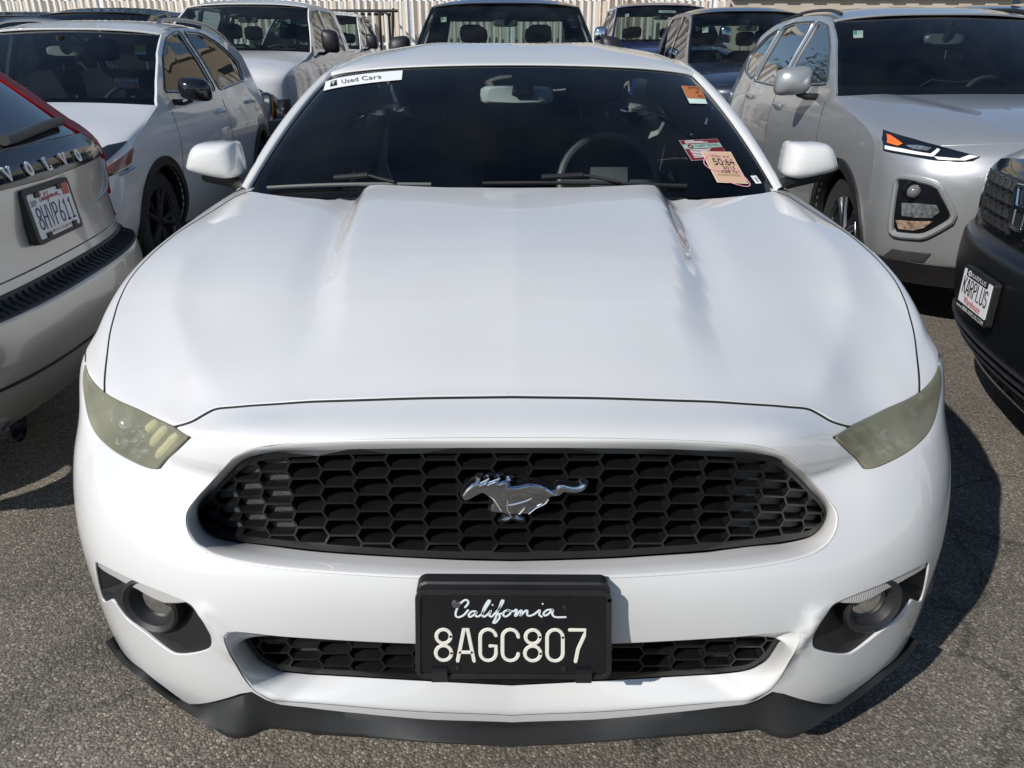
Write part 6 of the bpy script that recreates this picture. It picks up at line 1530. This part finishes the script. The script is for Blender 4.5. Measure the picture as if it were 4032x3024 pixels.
RS_ = Surf(wnet(rr_)[:, ::-1], .12, .10); RS_.locator(8, 8); VU = (RS_.nc-1)*.12; VVm = (RS_.nr-1)*.10
def vr(u0, u1, v0, v1): return np.array([(u0*VU, v0*.1), (u1*VU, v0*.1), (u1*VU, v1*.1), (u0*VU, v1*.1)])
panel('rear_bumper', RS_, [dens(vr(0, 1, 0, 6.15), .05)], .04, CHAMP, vo.root, rim=.01)
panel('tailgate', RS_, [dens(vr(0, 1, 6.22, 15), .05)], .04, CHAMP, vo.root, rim=.01)
def vov(name, uv, m, off=.006, rim=.012, parent=None, **kw): return vo.over(name, np.asarray(uv, float), m, off, rim, parent or vo.root, S_=RS_, **kw)
def uvL(L): return np.array([(u*VU, v*.1) for u, v in L])
vov('rear_window', uvL([(.30, 10.15), (.70, 10.15), (.71, 10.6), (.71, 13.4), (.69, 14.3), (.31, 14.3), (.29, 13.4), (.29, 10.6)]), mat('rear_window_gloss', (.010, .013, .02), .03, coat=1.0), .004)
vov('garnish', uvL([(.215, 8.55), (.5, 8.35), (.785, 8.55), (.75, 10.0), (.5, 9.95), (.25, 10.0)]), GLOSSBLK, .010)
vov('bumper_step', uvL([(.17, 3.75), (.83, 3.75), (.86, 5.2), (.82, 5.75), (.18, 5.75), (.14, 5.2)]), mat('ribbed_step_plastic', (.03, .031, .034), .55, bump=.4, bscale=300), .006)
for k in range(46):
    u = .18+k*.64/45
    A, N = RS_(uvL([(u, 3.95), (u+.012, 4.8), (u+.016, 5.55)])); MB().tube(A+N*.008, .0035, 5).build('step_rib', BLACKP, vo.root)
for s in (0, 1):
    f_ = (lambda L: uvL([(1-u, v) for u, v in L])) if s else uvL
    tlp = empty('tail_lamp', (0, 0, 0)); tlp.parent = vo.root
    vov('lamp_upper', f_([(.27, 9.9), (.283, 10.6), (.283, 13.4), (.30, 14.4), (.20, 14.4), (.165, 13.2), (.14, 10.8), (.12, 9.9)]), REDL, .010, parent=tlp)
    vov('lamp_lower', f_([(.268, 9.9), (.14, 10.8), (.06, 10.2), (.06, 8.6), (.10, 7.0), (.155, 7.0), (.19, 8.5), (.235, 9.2)]), mat('deep_red_lamp', (.28, .010, .012), .3, spec=.2), .012, parent=tlp)
    A, N = RS_(f_([(.128, 8.5), (.135, 7.4), (.15, 6.6), (.18, 6.25)])); MB().tube(smooth_line(A+N*.001, .03), .004, 5).build('tailgate_gap', SEAM, vo.root)
    A, N = RS_(f_([(.17, 8.9), (.19, 7.9), (.28, 7.2), (.5, 7.05)])); MB().tube(smooth_line(A-N*.006, .03), .016, 8, flat=.5).build('tailgate_crease', CHAMP, vo.root)
A, N = RS_(uvL([(u, 1.4) for u in np.linspace(.05, .95, 30)])); MB().tube(A+N*.001, .005, 5).build('bumper_gap', SEAM, vo.root)
# chrome letters
for ch, x in zip('VOLVO', (.205, .08, -.045, -.17, -.295)):
    uv = RS_.find(np.array([x, LV+2, .998]), np.array([0, -1., 0])); A, N = RS_(np.array([uv])); a, n_ = A[0], N[0]
    ex = np.cross([0, 0, 1.0], n_); ex /= np.linalg.norm(ex); ez = np.cross(n_, ex)
    w_, h_ = .017, .019; o_ = a+n_*.014
    f = Frame(o_-ex*w_+ez*h_, o_+ex*w_+ez*h_, o_+ex*w_-ez*h_, o_-ex*w_-ez*h_, o_+n_)
    st_ = {'V': [[(0, 1), (.5, 0), (1, 1)], [(-.1, 1), (.2, 1)], [(.8, 1), (1.1, 1)]], 'O': [arc(.5, .5, .42, .5, 0, 360, 17)], 'L': [[(.2, 1), (.2, 0), (.9, 0), (.9, .25)], [(0, 1), (.42, 1)]]}[ch]
    f.strokes('badge_letter', st_, .009, mat('bright_badge', (.85, .85, .85), .3), vo.root, .0, .8)
# plate
p0 = RS_.find(np.array([0, LV+2, .86]), np.array([0, -1., 0])); pa = RS_(np.array([p0]))[0][0]
yq = pa[1]+.022
f = Frame((.163, yq-.008, .945), (-.163, yq-.008, .945), (-.163, yq+.012, .772), (.163, yq+.012, .772), (0, LV+5, .9))
pv = empty('number_plate', (0, 0, 0)); pv.parent = vo.root; pv['label'] = 'white rear plate 8HVP611 with red state script in a thick black frame'
f.rect('frame', 0, 0, 1, 1, BLACKP, pv, 0, .025, rad=.015); f.rect('plate_sheet', .055, .085, .945, .90, mat('plate_white', (.66, .68, .69), .35), pv, .002, .002, rad=.008)
NAVT = mat('navy_print', (.02, .03, .12), .5)
f.strokes('characters', glyphs('8HVP611', .12, .24, .90, .64, .30), .0062, NAVT, pv, .003, .15)
f.strokes('state_script', cursive(.27, .68, .72, .87), .0030, mat('dark_red_print', (.35, .03, .04), .5), pv, .003, .1)
f.text('frame_print', 'dmv.ca.gov', .30, .115, .74, .19, mat('faded_red_text', (.42, .12, .10), .5), pv, .003); f.text('month_tag', 'SEP', .075, .68, .20, .78, BLKT, pv, .003)
f.rect('year_tag', .78, .70, .92, .92, mat('red_tag', (.45, .10, .09), .5), pv, .004, .001)
for (x, y) in ((.23, .86), (.72, .88), (.22, .12), (.80, .13)): MB().box(tuple(f(np.array([[x, y]]), .004)[0]), (.028, .008, .016)).build('frame_tab', BLACKP, pv)
A, N = RS_(uvL([(.47, 10.35), (.50, 10.4), (.56, 10.6), (.62, 10.75), (.68, 10.8)])); MB().tube(smooth_line(A+N*.022, .02), [.026]*2+[.02]*40 if False else .02, 10, flat=.8).build('rear_wiper', mat('grey_wiper_plastic', (.05, .05, .048), .5), vo.root)
for x in (.45, -.45): MB().lathe([(.0, 0), (.052, .0), (.055, .01), (.05, .02), (.045, -.10)], (x, LV-.16, .27), 'y', 20).build('exhaust_tip', GLOSSBLK, vo.root)
f = Frame((-.70, LV-.245, .80), (-.76, LV-.28, .80), (-.76, LV-.28, .765), (-.70, LV-.245, .765), (-3, LV+5, .8)); f.text('badge_letter', 'T5', 0, 0, 1, 1, CHROME, vo.root, .012)

# ---------------------------------------------------------------- fence and wall at the back of the lot
def back_wall():
    m, n, l, b = nm('beige_wall'); b.inputs['Roughness'].default_value = .85
    tc = n.new('ShaderNodeTexCoord'); t = n.new('ShaderNodeTexNoise'); t.inputs['Scale'].default_value = 1.2; t.inputs['Detail'].default_value = 8; l.new(tc.outputs['Object'], t.inputs['Vector'])
    r = n.new('ShaderNodeValToRGB'); r.color_ramp.elements[0].color = (.44, .37, .29, 1); r.color_ramp.elements[1].color = (.58, .51, .42, 1); r.color_ramp.elements[0].position = .3; r.color_ramp.elements[1].position = .7
    l.new(t.outputs[0], r.inputs[0]); l.new(r.outputs[0], b.inputs['Base Color'])
    wl = empty('boundary_wall', (0, 20.0, 0)); tag(wl, 'beige corrugated boundary wall behind the white fence', 'wall')
    mb = MB()                                   # ribbed sheets
    xs_ = np.arange(-20, 7.5, .19)
    for i, x in enumerate(xs_):
        if i % 12 == 0:
            nx = min(x+12*.19, 7.5)
            V = []; q = np.arange(x, nx+.001, .095); 
            for j, xx in enumerate(q): V += [(xx, -.03 if (j//1) % 2 else .02, 0), (xx, -.03 if j % 2 else .02, 3.6)]
            mk('wall_sheet', V, [(2*j, 2*j+2, 2*j+3, 2*j+1) for j in range(len(q)-1)], m, wl, smooth=False)
    bw = empty('block_wall', (0, 17.5, 0)); tag(bw, 'low beige block wall with a stepped top, right of the fence', 'wall')
    base = MB().box((12.2, .1, 1.25), (15, .2, 2.5)); base.build('wall_body', m, bw, smooth=False)
    blk = None
    for r_ in range(5):
        for k in range(52):
            x = 4.85+k*.285+(.14 if r_ % 2 else 0)
            o = MB().box((0, 0, 0), (.272, .22, .135)).build('block', m, bw, smooth=False) if blk is None else None
            if blk is None: blk = o
            else: o = blk.copy(); COL.objects.link(o); o.parent = bw
            o.location = (x, .02 if (k % 2) else -.01, 2.56+r_*.145)
back_wall()
def fence():
    WS = mat('white_fence_steel', (.84, .83, .80), .5, noise=.08, nscale=5); RU = mat('rusty_steel', (.36, .18, .08), .8, noise=.4, nscale=12)
    fc = empty('palisade_fence', (0, 18.6, 0)); tag(fc, 'white steel palisade fence along the back of the lot', 'fence')
    base = None
    me_w = MB().box((0, 0, 1.6), (.05, .04, 3.2)).build('picket', WS, fc, smooth=False); first = True
    xs_ = np.arange(-17.0, 5.0, .155)
    for i, x in enumerate(xs_):
        if first: o = me_w; first = False
        else: o = me_w.copy(); COL.objects.link(o); o.parent = fc
        o.location = (x+float(rng.normal(0, .006)), float(rng.normal(0, .006)), float(rng.normal(0, .02))); o.rotation_euler = (0, float(rng.normal(0, .004)), 0)
        if x > 1.9 and x < 3.2 and i % 3 != 0:
            o.data = me_w.data if i % 3 == 1 else o.data
    po = None
    for x in np.arange(-16.5, 5.0, 2.35):
        o = MB().box((0, .03, 1.7), (.12, .12, 3.4)).build('post', WS, fc, smooth=False) if po is None else po.copy()
        if po is None: po = o
        else: COL.objects.link(o); o.parent = fc
        o.location = (x, .06, 0)
    for z in (.5, 1.62, 2.55): MB().box((-6, .045, z), (22, .035, .06)).build('rail', WS, fc, smooth=False)
    for k in range(6): MB().box((2.05+k*.20, -.05, 1.6), (.035, .03, 3.2)).build('rusty_bar', RU, fc, smooth=False)
fence()
# ---------------------------------------------------------------- beyond the fence: seen only as reflections in paint and glass
def building():
    m = mat('tan_stucco', (.50, .42, .31), .85, noise=.08, nscale=1.5); g = mat('office_glass', (.03, .04, .05), .08, coat=.5)
    b = empty('stucco_building', (12.0, 34.0, 0)); tag(b, 'tan stucco building with dark windows beyond the fence', 'building')
    MB().box((0, 4, 4.2), (24, 8, 8.4)).build('wall', m, b, smooth=False); MB().box((0, 3.95, 8.55), (24.5, 8.4, .35)).build('parapet', mat('pale_trim', (.62, .57, .48), .8), b, smooth=False)
    MB().box((-6.5, 3.6, 9.6), (5, 5, 2.4)).build('stair_tower', m, b, smooth=False)
    w0 = None
    for r_ in range(2):
        for k in range(8):
            o = MB().box((0, 0, 0), (1.5, .06, 1.4)).build('window', g, b, smooth=False) if w0 is None else w0.copy()
            if w0 is None: w0 = o
            else: COL.objects.link(o); o.parent = b
            o.location = (-10.3+k*2.9, -.02, 2.6+r_*3.2)
building()
def tree(loc, H, rad, label, seed):
    rg = np.random.default_rng(seed); t = empty('broadleaf_tree', loc); tag(t, label, 'tree', 'trees beyond the fence')
    bark = mat('grey_bark', (.10, .075, .055), .9, noise=.3, nscale=10); leaf = mat('dark_leaf', (.045, .075, .025), .55, noise=.4, nscale=2.0)
    mb = MB(); mb.tube([(0, 0, 0), (.1, .05, H*.3), (-.05, .1, H*.55), (.1, 0, H*.85)], [.28, .22, .15, .05], 10)
    tips = []
    for k in range(12):
        a = rg.uniform(0, 6.28); z0 = H*rg.uniform(.3, .7); e = np.array([math.cos(a)*rad*rg.uniform(.5, .9), math.sin(a)*rad*rg.uniform(.5, .9), z0+H*rg.uniform(.08, .25)])
        mb.tube([(0, 0, z0), tuple(e*[.5, .5, 0]+[0, 0, z0*.5+e[2]*.5-.1]), tuple(e)], [.10, .06, .03], 6); tips.append(e)
    tips.append(np.array([0, 0, H*.9])); mb.build('trunk', bark, t)
    n = 5200; C = np.array(tips)[rg.integers(0, len(tips), n)]+rg.normal(0, 1, (n, 3))*[rad*.26, rad*.26, H*.08]
    s = rg.uniform(.07, .16, n); A = rg.normal(0, 1, (n, 3)); A /= np.linalg.norm(A, axis=1)[:, None]; B = np.cross(A, rg.normal(0, 1, (n, 3))); B /= np.linalg.norm(B, axis=1)[:, None]
    V = np.stack([C-A*s[:, None], C+B*s[:, None]*.5, C+A*s[:, None], C-B*s[:, None]*.5], 1).reshape(-1, 3)
    mk('crown', V, np.arange(4*n).reshape(-1, 4), leaf, t, smooth=False)
for i, (x, y, h, r_) in enumerate([(-17, 27, 10.5, 4.0), (-11, 29, 9.0, 3.6), (-22, 22.5, 9.5, 3.8), (-5.5, 31, 8.5, 3.2)]):
    tree((x, y, 0), h, r_, ['tall wide-crowned dark tree beyond the fence', 'mid-height dark tree beside the tallest one beyond the fence', 'dark tree past the far end of the fence', 'smallest dark tree beyond the middle of the fence'][i], 40+i)
